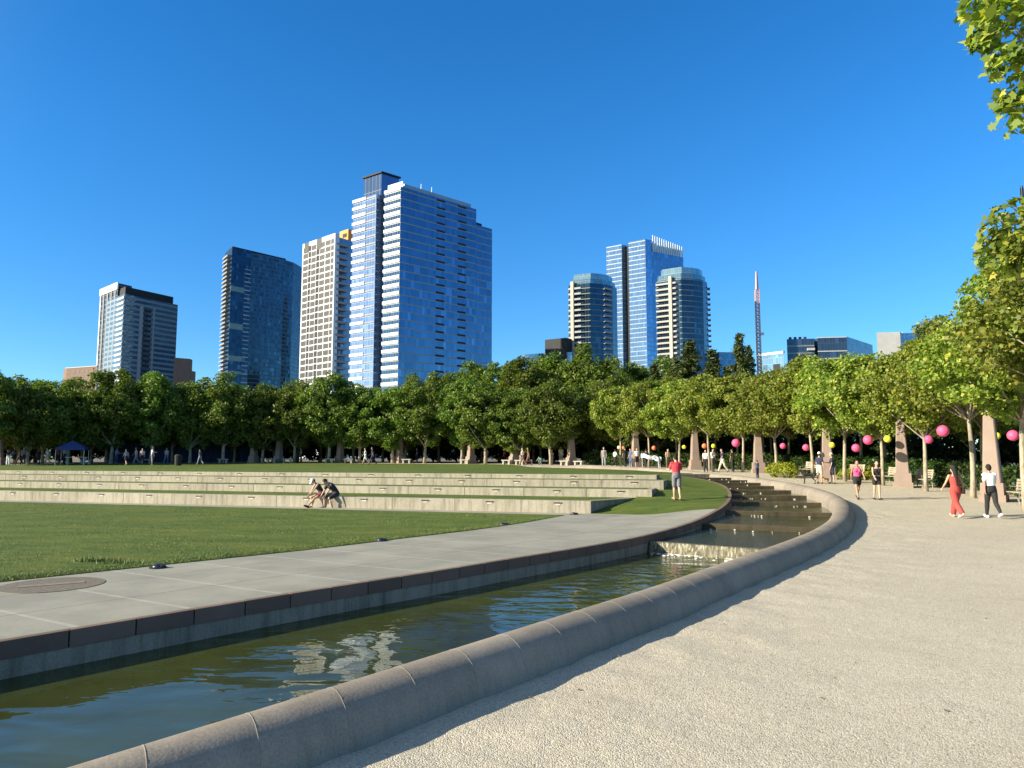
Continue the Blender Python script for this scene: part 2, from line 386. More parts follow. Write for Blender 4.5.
# lower lawn
def lawn_strip(rows_s, tl, tr, zf, ncol=26, warp=1.6):
    rows = []
    for s in rows_s:
        a, b = tl(s), tr(s); r = []
        for j in range(ncol+1):
            t = b-(b-a)*(j/ncol)**warp
            x, y = xy(t, s); r.append((x, y, zf(t, s)))
        rows.append(r[::-1])
    return rows
mb = MB()
left = lambda s: t_at(s, lambda a: 36.0 if s < 28 else 40.5, -1)
lowR = lambda s: t_at(s, Rlawn)
ss = list(np.arange(2.0, 26.7, .45))+[26.7]
mb.grid(lawn_strip(ss, left, lowR, lambda t, s: -.105+.03*math.sin(t*.5)*math.sin(s*.4)*0, 40))
# small skirt at the lawn edge
edge = [(xy(lowR(s), s), s) for s in ss]
mb.grid([[(p[0], p[1], -.105) for p, s in edge], [(p[0]+.01, p[1], -.2) for p, s in edge]])
# treads behind each seat wall, upper lawn, side slope
def slope_te(s):
    if s < 31.1-1e-6: return WALL_T[0]+min(2.6, max(0, s-27.8))*.54
    for ws, wt in zip(WALL_S[::-1], WALL_T[::-1]):
        if s >= ws-1e-6: return wt
    return WALL_T[0]
R_edge = lambda a: edge_R(a)
def upper_z(t, s):
    k = max(sstep(6, 14, s-WALL_S[3]), sstep(-12, WALL_T[3], t)*sstep(.8, 3, s-WALL_S[3]))
    return (tread_z(s)-.015)*(1-k)+slope_z(t, s)*k
rightE = lambda s: t_at(s, R_edge)
for i in range(4):
    s0 = WALL_S[i]+.28; s1 = WALL_S[i+1]-.002 if i < 3 else 70.2
    te = WALL_T[i]
    rows = list(np.linspace(s0, s1, 4)) if i < 3 else list(np.linspace(s0, 40, 6))+list(np.arange(41, 70.2, .7))
    if i < 3: mb.grid(lawn_strip(rows, left, lambda s: slope_te(s)-.12, lambda t, s, i=i: WALL_Z[i]-.015, 30))
    else: mb.grid(lawn_strip(rows, left, lambda s: min(te-.12, rightE(s)), upper_z, 40))
srows = [27.8]+[v for w0, w1 in zip(WALL_S, WALL_S[1:]+[70.2]) for v in ([w0+.001] if w0 > 28 else [])+list(np.linspace(w0+.25, w1-.001, max(3, int((w1-w0)/.45))))]
srows = sorted(srows)
mb.grid(lawn_strip(srows, lambda s: min(slope_te(s)-.12, rightE(s)-.01), rightE, slope_z, 22, 1.0))
ra = [xy(rightE(s), s) for s in srows]; rz_ = [slope_z(rightE(s), s) for s in srows]
mb.grid([[(p[0], p[1], z) for p, z in zip(ra, rz_)], [(p[0], p[1], z-.5) for p, z in zip(ra, rz_)]])
tt = np.linspace(slope_te(27.8)-.12, rightE(27.8), 20)
mb.grid([[(*xy(t, 27.8), slope_z(t, 27.8)) for t in tt], [(*xy(t, 27.79), slope_z(t, 27.8)-.4) for t in tt]])
lawn = mb.build("lawn", M_GRASS, smooth=True); lawn["kind"] = "structure"

# walkway (concrete) : from the lawn edge to the canal coping, plus the thin strip along the first wall
mb = MB(); rows = []; uvs = []
copeR = lambda s: t_at(s, lambda a: Rleft(a)-.12)
for s in list(np.arange(3, 26.5, .3))+[26.69]:
    a, b = lowR(s), copeR(s); r = []; u = []
    for j in range(13):
        t = a+(b-a)*j/12; x, y = xy(t, s); r.append((x, y, wz(t, s)))
        R = math.hypot(x-CX, y-CY); u.append((R_(ang(x, y))*31.5+80, Rleft(ang(x, y))-R))
    rows.append(r); uvs.append(u)
mb.grid(rows, uvs=uvs)
rows = []; uvs = []
for s in (26.69, 27.0, 27.4, 27.79):
    b = copeR(s); r = []; u = []
    for t in list(np.linspace(left(s), -6, 24))+list(np.linspace(-5, b, 14)):
        x, y = xy(t, s); r.append((x, y, wz(t, s))); u.append((t, Rleft(ang(x, y))-math.hypot(x-CX, y-CY)))
    rows.append(r); uvs.append(u)
mb.grid(rows, uvs=uvs)
o = mb.build("walkway", M_WALK, smooth=True); o["kind"] = "structure"

# ------------------------------------------------------------------ seat walls
def wall_bar(mb, t0, t1, s0, s1, z0, z1, b=.012, skew=0):
    k = skew*(s1-s0)
    P = [xy(t0, s0), xy(t1, s0), xy(t1+k, s1), xy(t0+k, s1)]
    lo = [(x, y, z0) for x, y in P]; mid = [(x, y, z1-b) for x, y in P]
    Pi = [xy(t0+b, s0+b), xy(t1-b, s0+b), xy(t1+k-b, s1-b), xy(t0+k+b, s1-b)]; top = [(x, y, z1) for x, y in Pi]
    for i in range(4):
        j = (i+1) % 4
        mb.quad(lo[i], lo[j], mid[j], mid[i]); mb.quad(mid[i], mid[j], top[j], top[i])
    mb.poly(top)
M_LIGHTBOX = plain("light_recess", (.035, .033, .03), .5, 0); M_LENS = plain("light_lens", (.5, .46, .37), .5)
wl = ["lowest and nearest pale concrete seat wall, where the two people sit", "second concrete seat wall up from the lower lawn",
      "third concrete seat wall up from the lower lawn", "topmost and farthest concrete seat wall, below the upper lawn"]
for i, (s, z, te) in enumerate(zip(WALL_S, WALL_Z, WALL_T)):
    z0 = (-.12, .34, .655, .955)[i]-.2
    root = thing("seat_wall", wl[i], "wall", (0, 0, 0), 0, "terraced seat walls")
    t = te; L = 2.75; tl = max(left(s), -62); n = 0
    while t > tl:
        t1 = max(t-L, tl); m_ = MB(); wall_bar(m_, t1+.01, t-.01, s, s+.45, z0, z); m_.build("wall_panel", M_WALL, root)
        if t-t1 > 2 and t > -45:
            tm = (t+t1)/2+.1; m2 = MB(); x, y = xy(tm, s-.004)
            rz = math.atan2(TY, TX); m2.box((x, y, z-.085), (.34, .014, .045), rz, 0)
            m2.box((x+NX*-.004, y+NY*-.004, z-.145), (.2, .014, .05), rz, 1)
            m2.build("step_light", [M_LIGHTBOX, M_LENS], root)
        t -= L; n += 1
    # return wall at the right end
    s1 = (30.4, 32.8, 35.0, 36.9)[i]
    m_ = MB(); wall_bar(m_, te-.3, te+.002, s+.452, s1, z0, z-.001, skew=.54 if i == 0 else 0); m_.build("return_wall", M_WALL, root)

# ------------------------------------------------------------------ canal : bolster wall, left edge, water, weirs
root = thing("bolster_wall", "long curved rounded granite wall between the canal and the gravel promenade", "wall", (0, 0, 0))
prof = [(0.0, -.12), (0.0, .03), (-.012, .12), (-.05, .215), (-.115, .285), (-.2, .33), (-.3, .35), (-.4, .345), (-.49, .318), (-.57, .265), (-.63, .19), (-.655, .1), (-.66, 0.0), (-.66, -1.3)]
def bol_ring(a, grow=0.0):
    R = Rout(a); x0, y0 = pol(R, a); z0 = gz(x0, y0); fade = 1-sstep(38, 46, a)*.75; out = []
    for k, (o, z) in enumerate(prof):
        g = grow*(1 if 1 <= k <= 11 else 0); oo = o
        if grow: oo = -.33+(o+.33)*(1+grow/.33); z = z*(1+grow/.36) if z > .05 else z
        x, y = pol(R+oo, a); out.append((x, y, z0+z*(fade if z > 0 else 1)))
    return out
a = -66.0; segs = []
while a < 45.5:
    da = math.degrees((.64 if a < -28 else 1.05)/Rout(a)); segs.append((a, a+da)); a += da
segs = segs[:100]
for a0, a1 in segs:
    m_ = MB(); g = math.degrees(.006/36)
    m_.grid([bol_ring(x) for x in np.linspace(a0, a1, 5)])
    m_.grid([bol_ring(a0-g*.6, .0), bol_ring(a0-g*.5, .0018), bol_ring(a0+g*.5, .0018), bol_ring(a0+g*.6, .0)], mi=1)
    m_.build("wall_segment", [M_BOL, M_BOLJ], root, smooth=True)

root = thing("canal_edge_wall", "low dark stone edge of the canal along the concrete walkway", "wall", (0, 0, 0))
a = -72.0; n = 0
while a < 13.0:
    da = math.degrees(.72/32); m_ = MB(); g = math.degrees(.008/32); rows = []
    for q in np.linspace(a+g, a+da-g, 4):
        z = CopZ(q); r = Rleft(q)
        rows.append([(*pol(r-.14, q), z-.2), (*pol(r-.14, q), z+.004), (*pol(r-.008, q), z+.006), (*pol(r, q), z-.004), (*pol(r, q), z-.20), (*pol(r-.03, q), z-.205)])
    m_.grid([row[::-1] for row in rows])
    for row in (rows[0], rows[-1][::-1]): m_.poly(row[:6])
    m_.build("coping_stone", M_COPE, root); a += da; n += 1
m_ = MB(); rows = []
for q in np.linspace(-72, 14, 150):
    z = CopZ(q); r = Rleft(q)-.018; rows.append([(*pol(r, q), -1.3), (*pol(r, q), z-.206), (*pol(r-.1, q), z-.207), (*pol(r-.1, q), z-.02)])
m_.grid(rows); m_.build("wall_base", M_CONC, root, smooth=False)

WE = [-35.2, -26.9, -19.5, -13.2, -8.2, -4.0, 0.0, 3.0, 5.9, 9.2]
LV = [-.55, -.28, -.13, .01, .14, .27, .39, .50, .60, .69, .77]
M_W0 = mat_water("canal_water", (.040, .050, .012), .62, .042); M_W1 = mat_water("cascade_water", (.03, .036, .01), 3.2, .016)
for i, z in enumerate(LV):
    a0 = -78 if i == 0 else WE[i-1]+.1; a1 = WE[i] if i < len(WE) else 13.5
    m_ = MB(); rows = []
    for q in np.linspace(a0, a1, 60 if i == 0 else 8):
        rows.append([(*pol(r, q), z) for r in np.linspace(Rleft(q)-.1, Rout(q)-.6, 6)])
    m_.grid(rows); o = m_.build("water", M_W0 if i == 0 else M_W1, smooth=True); o["kind"] = "structure"
m_ = MB(); rows = []
for q in np.linspace(-78, 14, 90):
    x, y = pol(34, q); zb = float(np.interp(q, WE, LV[1:]))-.75 if q > -35 else -1.2
    rows.append([(*pol(r, q), zb) for r in (Rleft(q)-.1, Rout(q)-.6)])
m_.grid(rows); o = m_.build("canal_bed", M_CONC); o["kind"] = "structure"
M_FALL = mat_fall(); M_FOAM = plain("white_foam", (.75, .75, .7), .5, 0, .2, 14, .5, .03)
for i, w in enumerate(WE):
    zt = LV[i+1]+.012; zb = LV[i]
    name = ["low weir nearest the camera with white water spilling over it"]+["%s stone step of the canal cascade counted from the white waterfall" % ORD[k] for k in range(1, 12)]
    root = thing("weir", name[i], "weir", (0, 0, 0), 0, "steps of the canal cascade")
    m_ = MB(); ri, ro = Rleft(w)-.02, Rout(w)-.62; dw = math.degrees(.085/34)
    rr = np.linspace(ri, ro, 16)
    jig = [.01*math.sin(k*2.1+i) for k in range(16)]
    rows = [[(*pol(r, w-dw), zb-.5) for r in rr], [(*pol(r, w-dw), zt-.03) for r in rr], [(*pol(r, w-dw*.8), zt) for r in rr],
            [(*pol(r, w+dw*.9), zt) for r in rr], [(*pol(r, w+dw), zt-.03) for r in rr], [(*pol(r, w+dw), zb-.5) for r in rr]]
    m_.grid(rows); m_.build("sill", M_WET, root)
    # sheet of water over the sill
    m_ = MB(); nseg = 70 if i == 0 else 40; rr = np.linspace(ri+.05, ro-.02, nseg); rows = []
    h = zt-zb
    for k, fz in enumerate((0, .12, .3, .55, .8, 1.0)):
        row = []
        for q, r in enumerate(rr):
            o_ = .03+.09*fz*(1 if i == 0 else .5)+(.03*fz*math.sin(q*1.7)+.02*fz*math.sin(q*.63+1))*(1 if i == 0 else .4)
            row.append((*pol(r, w-dw-math.degrees(o_/34)), zt+.006-h*fz*1.02-.02*(fz > 0)))
        rows.append(row)
    rows = [[(*pol(r, w+dw), zt+.004) for r in rr], [(*pol(r, w-dw*.8), zt+.008) for r in rr]]+rows
    if i == 0:
        m_.grid(rows); m_.build("waterfall", M_FALL, root, smooth=True)
        m_ = MB()
        for k in range(110):
            r = random.uniform(ri+.1, ro-.1); d = random.random()**2*.5; x, y = pol(r, w-dw-math.degrees((.1+d)/34))
            q = random.uniform(.012, .04)*(1.2-d); m_.ball((x, y, zb+.004), (q*1.6, q*1.6, q*.5), 6, 4)
        tag(m_.build("foam", M_FOAM, root, smooth=True), kind="stuff")
    if i:
        m_ = MB()
        for k in range(7 if i < 5 else 3):
            r = random.uniform(ri+.1, ro-.1); d = random.random()**2*.35; x, y = pol(r, w-dw-math.degrees((.04+d)/34)); q = random.uniform(.01, .024)
            m_.ball((x, y, zb+.003), (q*1.8, q*1.8, q*.6), 6, 4)
        tag(m_.build("foam", M_FOAM, root, smooth=True), kind="stuff")
# end wall of the top pool
root = thing("canal_end_wall", "low stone wall closing the top pool of the cascade under the lawn edge", "wall", (0, 0, 0))
m_ = MB(); rr = np.linspace(Rleft(13)-.3, Rout(13)-.6, 8)
m_.grid([[(*pol(r, q), z) for r in rr] for q, z in ((13.5, -.2), (13.5, .93), (14.2, .94), (14.2, -.2))]); m_.build("stone_face", M_CONC, root)

# ------------------------------------------------------------------ walkway details
def ground_at(px, py, zg):
    p = at_z(px, py, zg); return p
M_PLAQ = plain("bronze_plaque", (.155, .13, .095), .75, .0, .3, 14); M_PLAQB = plain("plaque_bar", (.24, .2, .15), .7, 0)
p = ground_at(52, 585, -.12)
root = thing("round_cover", "large round dark bronze ground cover in the walkway beside the lawn", "ground cover", (p[0], p[1], -.12))
m_ = MB(); m_.tube([(0, 0, -.03), (0, 0, .008)], [.78, .78], 48); m_.build("disc", M_PLAQ, root)
m_ = MB(); m_.box((0, 0, .012), (.95, .16, .006), .55); m_.build("bar", M_PLAQB, root)
fx = []
for k, (px, py) in enumerate([(158, 568), (381, 541), (503, 525), (574, 514.5)]):
    p = ground_at(px, py, -.12)
    root = thing("ground_light", "small dark dome light at the lawn edge, %s from the round cover" % ORD[k], "ground light", (p[0], p[1], -.12), .4, "dome lights along the lawn edge"); root.scale = (.8, .8, .8)
    m_ = MB(); m_.tube([(0, 0, 0), (0, 0, .025), (0, 0, .03)], [.2, .2, .17], 20); m_.build("base_ring", M_DARKMETAL, root)
    m_ = MB(); m_.ball((0, 0, .03), (.14, .14, .075), 16, 8)
    m_.box((.1, -.05, .05), (.12, .1, .06), .3); m_.build("dome", plain("dome_metal", (.06, .065, .08), .35, .7), root, smooth=True); fx.append(root)

# grass blades near the camera (uncountable)
mb_v = []; mb_f = []
def blade(x, y, z, h, w, lean):
    n = len(mb_v); a = random.uniform(0, 6.28); dx, dy = math.cos(a)*w, math.sin(a)*w; lx, ly = random.uniform(-lean, lean), random.uniform(-lean, lean)
    mb_v.extend([(x-dx, y-dy, z), (x+dx, y+dy, z), (x+lx, y+ly, z+h)]); mb_f.append((n, n+1, n+2))
cnt = 0
while cnt < 95000:
    s = 8+18.6*random.random()**1.15; t = lowR(s)-random.random()**1.6*24 if cnt % 3 else lowR(s)-.04-random.random()*.5
    x, y = xy(t, s)
    if y < 6 or x < -.75*y or x > 3: cnt += 1; continue
    k = 1+.5*math.sin(x*1.3)*math.sin(y*1.1)
    blade(x, y, -.11, random.uniform(.012, .032)*k, random.uniform(.0025, .005)*(1+y*.04), .02); cnt += 1
for px, py, n in ((95, 562, 260), (122, 564, 120)):
    p = at_z(px, py, -.12)
    for k in range(n): blade(p[0]+random.gauss(0, .22), p[1]+random.gauss(0, .08), -.115, random.uniform(.05, .14), .008, .06)
me = bpy.data.meshes.new("grass"); me.from_pydata(mb_v, [], mb_f); me.materials.append(M_BLADE)
o = link("grass", me); tag(o, "short green grass blades growing on the lower lawn", "grass", kind="stuff")

# fallen leaves on the gravel (sparse)
mb_v = []; mb_f = []
for k in range(200):
    Y = random.uniform(5.5, 45); X = random.uniform(-.1*Y, .72*Y)
    if math.hypot(X-CX, Y-CY) < Rout(ang(X, Y))+.2: continue
    q = random.uniform(.01, .03); a = random.uniform(0, 6.28); z = gravel_z(X, Y)+.006; n = len(mb_v)
    for i, (u, v, w) in enumerate(((-1, 0, 0), (0, -.6, .3), (1, 0, .1), (0, .6, .35))):
        mb_v.append((X+q*(u*math.cos(a)-v*math.sin(a)), Y+q*(u*math.sin(a)+v*math.cos(a)), z+q*w))
    mb_f.append((n, n+1, n+2, n+3))
me = bpy.data.meshes.new("fallen_leaves"); me.from_pydata(mb_v, [], mb_f); me.materials.append(plain("dry_leaf", (.16, .11, .06), .8))
o = link("fallen_leaves", me); tag(o, "small dry brown leaves scattered over the gravel", "fallen leaves", kind="stuff")
# ------------------------------------------------------------------ skyline
def uvprism(mb, poly, z0, z1, top=True, mi=0, topmi=None):
    u = 0; n = len(poly)
    for i in range(n):
        a, b = poly[i], poly[(i+1) % n]; L = math.hypot(b[0]-a[0], b[1]-a[1])
        mb.quad((*a, z0), (*b, z0), (*b, z1), (*a, z1), [(u, z0), (u+L, z0), (u+L, z1), (u, z1)], mi); u += L+1.7
    if top: mb.poly([(*p, z1) for p in poly], [(0, .5)]*n, mi if topmi is None else topmi)
def ccw(poly):
    A = sum(a[0]*b[1]-b[0]*a[1] for a, b in zip(poly, poly[1:]+poly[:1])); return poly if A > 0 else poly[::-1]
def slab(mb, a, b, z, h, out, inset=0.0, ext=0.0, mi=0, back=.2):
    """a strip lying on the wall a->b (outside on the right of the ccw edge), standing out by `out`"""
    a = np.array(a[:2], float); b = np.array(b[:2], float); d = b-a; L = np.linalg.norm(d); d /= L; nrm = np.array([d[1], -d[0]])
    a2 = a+d*(inset-ext); b2 = b-d*(inset-ext)
    P = [a2-nrm*back, b2-nrm*back, b2+nrm*out, a2+nrm*out]
    lo = [(*p, z) for p in P]; hi = [(*p, z+h) for p in P]
    for i in range(4):
        j = (i+1) % 4; mb.quad(lo[j], lo[i], hi[i], hi[j], mi=mi)
    mb.poly(hi, mi=mi); mb.poly(lo[::-1], mi=mi)
def roofpt(px, py, h):
    r = ray(px, py); t = (h-EYE)/r[2]; return np.array([r[0]*t, r[1]*t])
def height_at(px, py, D):
    r = ray(px, py); return EYE+r[2]/r[1]*D
def lerp(a, b, k): return np.array(a)*(1-k)+np.array(b)*k
GZ = 1.35
M_WHITE = plain("white_panel", (.62, .65, .70), .6, 0, .06, .3, .05)
M_PALE = plain("pale_concrete", (.42, .425, .42), .8, 0, .1, .3, .05)
M_GREYP = plain("grey_panel", (.22, .23, .24), .6, 0, .12, .3, .05)
M_DARKP = plain("dark_panel", (.014, .016, .02), .75, 0, .2, .3, .05)
M_BROWN = plain("brown_brick", (.20, .125, .095), .85, 0, .15, .5, .1)
M_CREAM = plain("cream_concrete", (.46, .42, .36), .8, 0, .06, .3, .05)
M_ORANGE = plain("orange_panel", (.75, .26, .03), .6, 0, .1)
M_REDST = plain("red_steel", (.50, .10, .07), .6, .1, .15)
M_BAND = plain("facade_band", (.30, .33, .36), .35, .2, .1, .3, .0)
M_RAIL = mat_glass("balcony_glass", (.25, .32, .34), (.3, .3, .3), 1.5, 1.1, .35, .1)
M_SLAB = plain("balcony_slab", (.27, .275, .28), .8, 0, .1, .5, .0)

def tower(name, label, cat="building"): return thing(name, label, cat, (0, 0, 0), 0, "towers behind the trees")

# --- main tall glass tower with white bands on its left side
D0 = 300; h = height_at(401, 186.5, D0); fh = 3.42
N = roofpt(401, 186.5, h); L = roofpt(353.4, 200.8, h); Rr = roofpt(493.5, 214.5, h); Rm = roofpt(477.5, 208.8, h)
G1 = mat_glass("blue_curtain_wall", (.08, .17, .28), (.15, .18, .2), 1.45, fh, .82, .05, span=.15, spancol=(.22, .26, .29), wob=.006)
G1b = mat_glass("blue_bay_glass", (.27, .40, .62), (.3, .34, .4), 1.6, fh, .75, .06, wob=.01)
t = tower("glass_tower", "tallest blue glass tower with white stripes down its left side")
u = (L-N); u_l = np.linalg.norm(u); u /= u_l; v = (Rr-N); v_l = np.linalg.norm(v); v /= v_l
k1, k2 = .33, .50                        # recess between the two bays on the left face
A = N; B = N+u*u_l*k1; C_ = N+u*u_l*k2; E_ = L
depth = v_l; vr = np.linalg.norm(Rm-N)
m_ = MB(); uvprism(m_, ccw([tuple(A), tuple(N+v*vr), tuple(N+v*vr+u*u_l*k1), tuple(B)]), GZ, h); m_.build("main_block", [G1], t)
m_ = MB(); uvprism(m_, ccw([tuple(B-v*-3.5), tuple(B+v*depth*.9), tuple(C_+v*depth*.9), tuple(C_+v*3.5)]), GZ, h-1.5)
m_.build("recess_block", [mat_glass("recess_glass", (.05, .08, .14), (.05, .06, .08), 1.6, fh, .6, .08)], t)
m_ = MB(); uvprism(m_, ccw([tuple(C_), tuple(C_+v*depth*.75), tuple(E_+v*depth*.75), tuple(E_)]), GZ, h); m_.build("left_bay", [G1b], t)
m_ = MB(); uvprism(m_, ccw([tuple(N+v*vr+u*.8), tuple(N+v*v_l+u*.8), tuple(N+v*v_l+u*u_l*.7), tuple(N+v*vr+u*u_l*.7)]), GZ, h-2*fh); m_.build("right_block", [G1], t)
m_ = MB(); uvprism(m_, ccw([tuple(N+u*2.2+v*3.5), tuple(N+v*(vr-1)+u*2.2), tuple(N+v*(vr-1)+u*u_l*.3), tuple(N+u*u_l*.3+v*3.5)]), h+.01, h+2.6); m_.build("roof_parapet", [M_BAND], t)
m_ = MB(); slab(m_, tuple(N+u*u_l*.30), tuple(N), h+.02, 2.6, -1.0, back=1.6); m_.build("white_parapet", M_WHITE, t)
ph = height_at(377, 171, 300*np.linalg.norm(C_)/np.linalg.norm(N))
P0 = C_-u*.5+v*2; PL = N+u*u_l*.86+v*2
m_ = MB(); uvprism(m_, ccw([tuple(P0), tuple(P0+v*9), tuple(PL+v*9), tuple(PL)]), h-2.9, ph-1.2); m_.build("penthouse", [mat_glass("penthouse_glass", (.10, .17, .30), (.12, .15, .2), 2.2, 9, .7, .08)], t)
m_ = MB(); c_ = (P0+PL)/2+v*7.5
uvprism(m_, ccw([tuple(P0-u*.6-v*.6), tuple(P0-u*.6+v*9.6), tuple(PL+u*.6+v*9.6), tuple(PL+u*.6-v*.6)]), ph-1.19, ph-.5); m_.build("penthouse_roof", M_DARKP, t)
for k in range(int((h-GZ)/fh)):
    z = h-(k+1)*fh+fh*.62
    if z < 12: break
    m_ = MB(); slab(m_, tuple(B), tuple(A), z, 1.35, .35); m_.build("white_band", M_WHITE, t)
    Q = lerp(C_, E_, .45)
    m_ = MB(); slab(m_, tuple(E_), tuple(Q), z, 1.3, .4, ext=.2); m_.build("white_band", M_WHITE, t)
    m_ = MB(); slab(m_, tuple(Q), tuple(C_), z+.1, .6, .15); m_.build("floor_line", M_GREYP, t)
    if k < 26:
        for f0 in (.455, .745):
            a_ = N+v*vr*f0; b_ = a_+v*4.6
            m_ = MB(); slab(m_, tuple(a_), tuple(b_), z-.1, .8, .1); m_.build("recess_shade", M_DARKP, t)  # dark strip set proud stands for the shade in a balcony recess
m_ = MB(); slab(m_, tuple(N+v*vr), tuple(N+v*(vr+6)), h-2*fh, 2.0, -3, back=7); m_.build("roof_plant", M_DARKP, t)
for q in (.38, .52):
    p = N+v*vr*q+u*6; m_ = MB(); m_.tube([(p[0], p[1], h+2), (p[0], p[1], h+6.5)], [.25, .2], 6); m_.build("antenna", M_WHITE, t)

# --- white residential tower
D0 = 345; h = height_at(335.3, 233, D0); fh = 3.15
N = roofpt(335.3, 233, h); L = roofpt(302.8, 244.2, h); Rr = roofpt(362, 240.5, h)
t = tower("white_tower", "white residential tower with a grid of small dark windows and an orange roof box")
u = (L-N); ul = np.linalg.norm(u); u /= ul; v = (Rr-N); vl = np.linalg.norm(v); v /= vl
m_ = MB(); uvprism(m_, ccw([tuple(N), tuple(N+v*2.5), tuple(L+v*2.5), tuple(L)]), GZ, h); m_.build("white_wall", M_WHITE, t)
GW = mat_glass("side_glass", (.16, .24, .32), (.34, .36, .38), 1.5, fh, .6, .08, span=.22, spancol=(.30, .33, .35))
m_ = MB(); uvprism(m_, ccw([tuple(N+v*1.0+u*1.5), tuple(N+v*vl+u*1.5), tuple(N+v*vl+u*ul*.8), tuple(N+v*1.0+u*ul*.8)]), GZ, h-1.0); m_.build("glass_wing", [GW], t)
M_WIN = mat_glass("window_glass", (.022, .036, .06), (.02, .02, .02), 1.2, 1.8, .25, .12)
cols = [(.03, .185), (.20, .275), (.29, .43), (.445, .535), (.55, .70), (.72, .87), (.885, .97)]
nf = int((h-14)/fh); wins = []; tops = []
for k in range(nf):
    for ci, (c0, c1) in enumerate(cols):
        z = h-2.6-(k+1)*fh+.9
        hh = 2.4
        if ci in (1, 3): hh = 2.75  # dark panels in these columns imitate the shade of balcony recesses
        a_ = L-u*ul*c0; b_ = L-u*ul*c1; wins.append((tuple(a_), tuple(b_), z, hh, ci))
for (a_, b_, z, hh, ci) in wins[:96]:
    m_ = MB(); slab(m_, a_, b_, z, hh, .06); m_.build("window", M_WIN if ci not in (1, 3) else M_DARKP, t)
m_ = MB()
for (a_, b_, z, hh, ci) in wins[96:]: slab(m_, a_, b_, z, hh, .06, mi=1 if ci in (1, 3) else 0)
tag(m_.build("window_and_recess_grid", [M_WIN, M_DARKP], t), kind="stuff")
for c0, c1 in ((.06, .2), (.45, .6)):
    m_ = MB(); slab(m_, tuple(L-u*ul*c0), tuple(L-u*ul*c1), h-2.6-fh+.4, 2*fh-1, .1); m_.build("tall_window", M_WIN, t)
for k in range(nf):
    z = h-2.2-(k+1)*fh
    m_ = MB(); a_ = N+v*1.2+u*1.5; b_ = N+v*8+u*1.5; slab(m_, tuple(a_), tuple(b_), z, .3, 1.6); slab(m_, tuple(a_), tuple(b_), z+.3, .8, 1.6, back=-1.52)
    m_.build("balcony", M_SLAB, t)
m_ = MB(); a_ = N+v*9+u*2; uvprism(m_, ccw([tuple(a_), tuple(a_+v*8), tuple(a_+v*8+u*7), tuple(a_+u*7)]), h-1, h+4.6); m_.build("orange_box", M_ORANGE, t)
m_ = MB(); slab(m_, tuple(a_+u*4.5), tuple(a_+u*1), h+.8, 2.0, .08); m_.build("roof_vent", M_DARKP, t)

# --- dark glass tower with balconies on the left edge
D0 = 560; h = height_at(232.3, 247, D0); fh = 3.3
N = roofpt(232.3, 247, h); L = roofpt(225.4, 252.9, h); Rr = roofpt(293.5, 261.3, h); R2 = roofpt(302.2, 266.5, h)
t = tower("dark_tower", "dark blue glass tower with tiny balconies along its left edge")
G2 = mat_glass("dark_curtain_wall", (.035, .075, .11), (.04, .055, .07), 1.6, fh, .8, .06, span=.2, spancol=(.055, .085, .11), var=.35, wob=.01)
G2b = mat_glass("darker_glass", (.02, .045, .075), (.03, .045, .06), 2.0, fh*1.0, .85, .05, var=.3, wob=.006)
u = L-N; v = Rr-N; bulge = np.array([u[0], u[1]])/np.linalg.norm(u)*-2.2
s1 = N+v*.30
m_ = MB(); uvprism(m_, ccw([tuple(N), tuple(s1), tuple(s1+u), tuple(L)]), GZ, h); m_.build("left_block", [G2b], t)
m_ = MB(); pts = [s1]+[s1+(Rr-s1)*q+bulge*math.sin(math.pi*q)*1.2-bulge*0 for q in np.linspace(0.02, 1, 9)]
uvprism(m_, ccw([tuple(p) for p in pts]+[tuple(R2), tuple(R2+u*1.5), tuple(s1+u*1.2)]), GZ, h-1.0); m_.build("curved_block", [G2], t)
m_ = MB(); uvprism(m_, ccw([tuple(N+u*.25+v*.03), tuple(N+u*.25+v*.9), tuple(N+u*.9+v*.9), tuple(N+u*.9+v*.03)]), h-2, h+2.2); m_.build("roof_screen", [M_DARKP], t)
for k in range(int((h-20)/fh)):
    z = h-6-k*fh
    m_ = MB(); slab(m_, tuple(L), tuple(lerp(L, N, .7)), z, 1.15, 2.0)
    m_.build("balcony", M_SLAB if k % 3 else M_RAIL, t)
    if k < 34 and k > 2:
        a_ = N+v*.215; b_ = N+v*.235
        m_ = MB(); slab(m_, tuple(N+v*.20), tuple(N+v*.295), z, .9, .5); m_.build("terrace", M_GREYP if k % 2 else M_BAND, t)
M_STRIPE = plain("olive_reflection", (.16, .19, .17), .3, .3, .1, .2, 0)
for k, (z, hh) in enumerate(((h*.79, 4), (h*.61, 4.5), (h*.46, 4), (h*.40, 2), (h*.30, 5), (h*.22, 2))):
    m_ = MB(); slab(m_, tuple(N), tuple(N+v*.205), z, hh, .15); m_.build("facade_band", M_STRIPE, t)  # olive reflections in the glass, painted on as bands
m_ = MB(); slab(m_, tuple(N), tuple(N+v*.29), h*.265, 1.6, .7, ext=.5); m_.build("ledge", M_PALE, t)

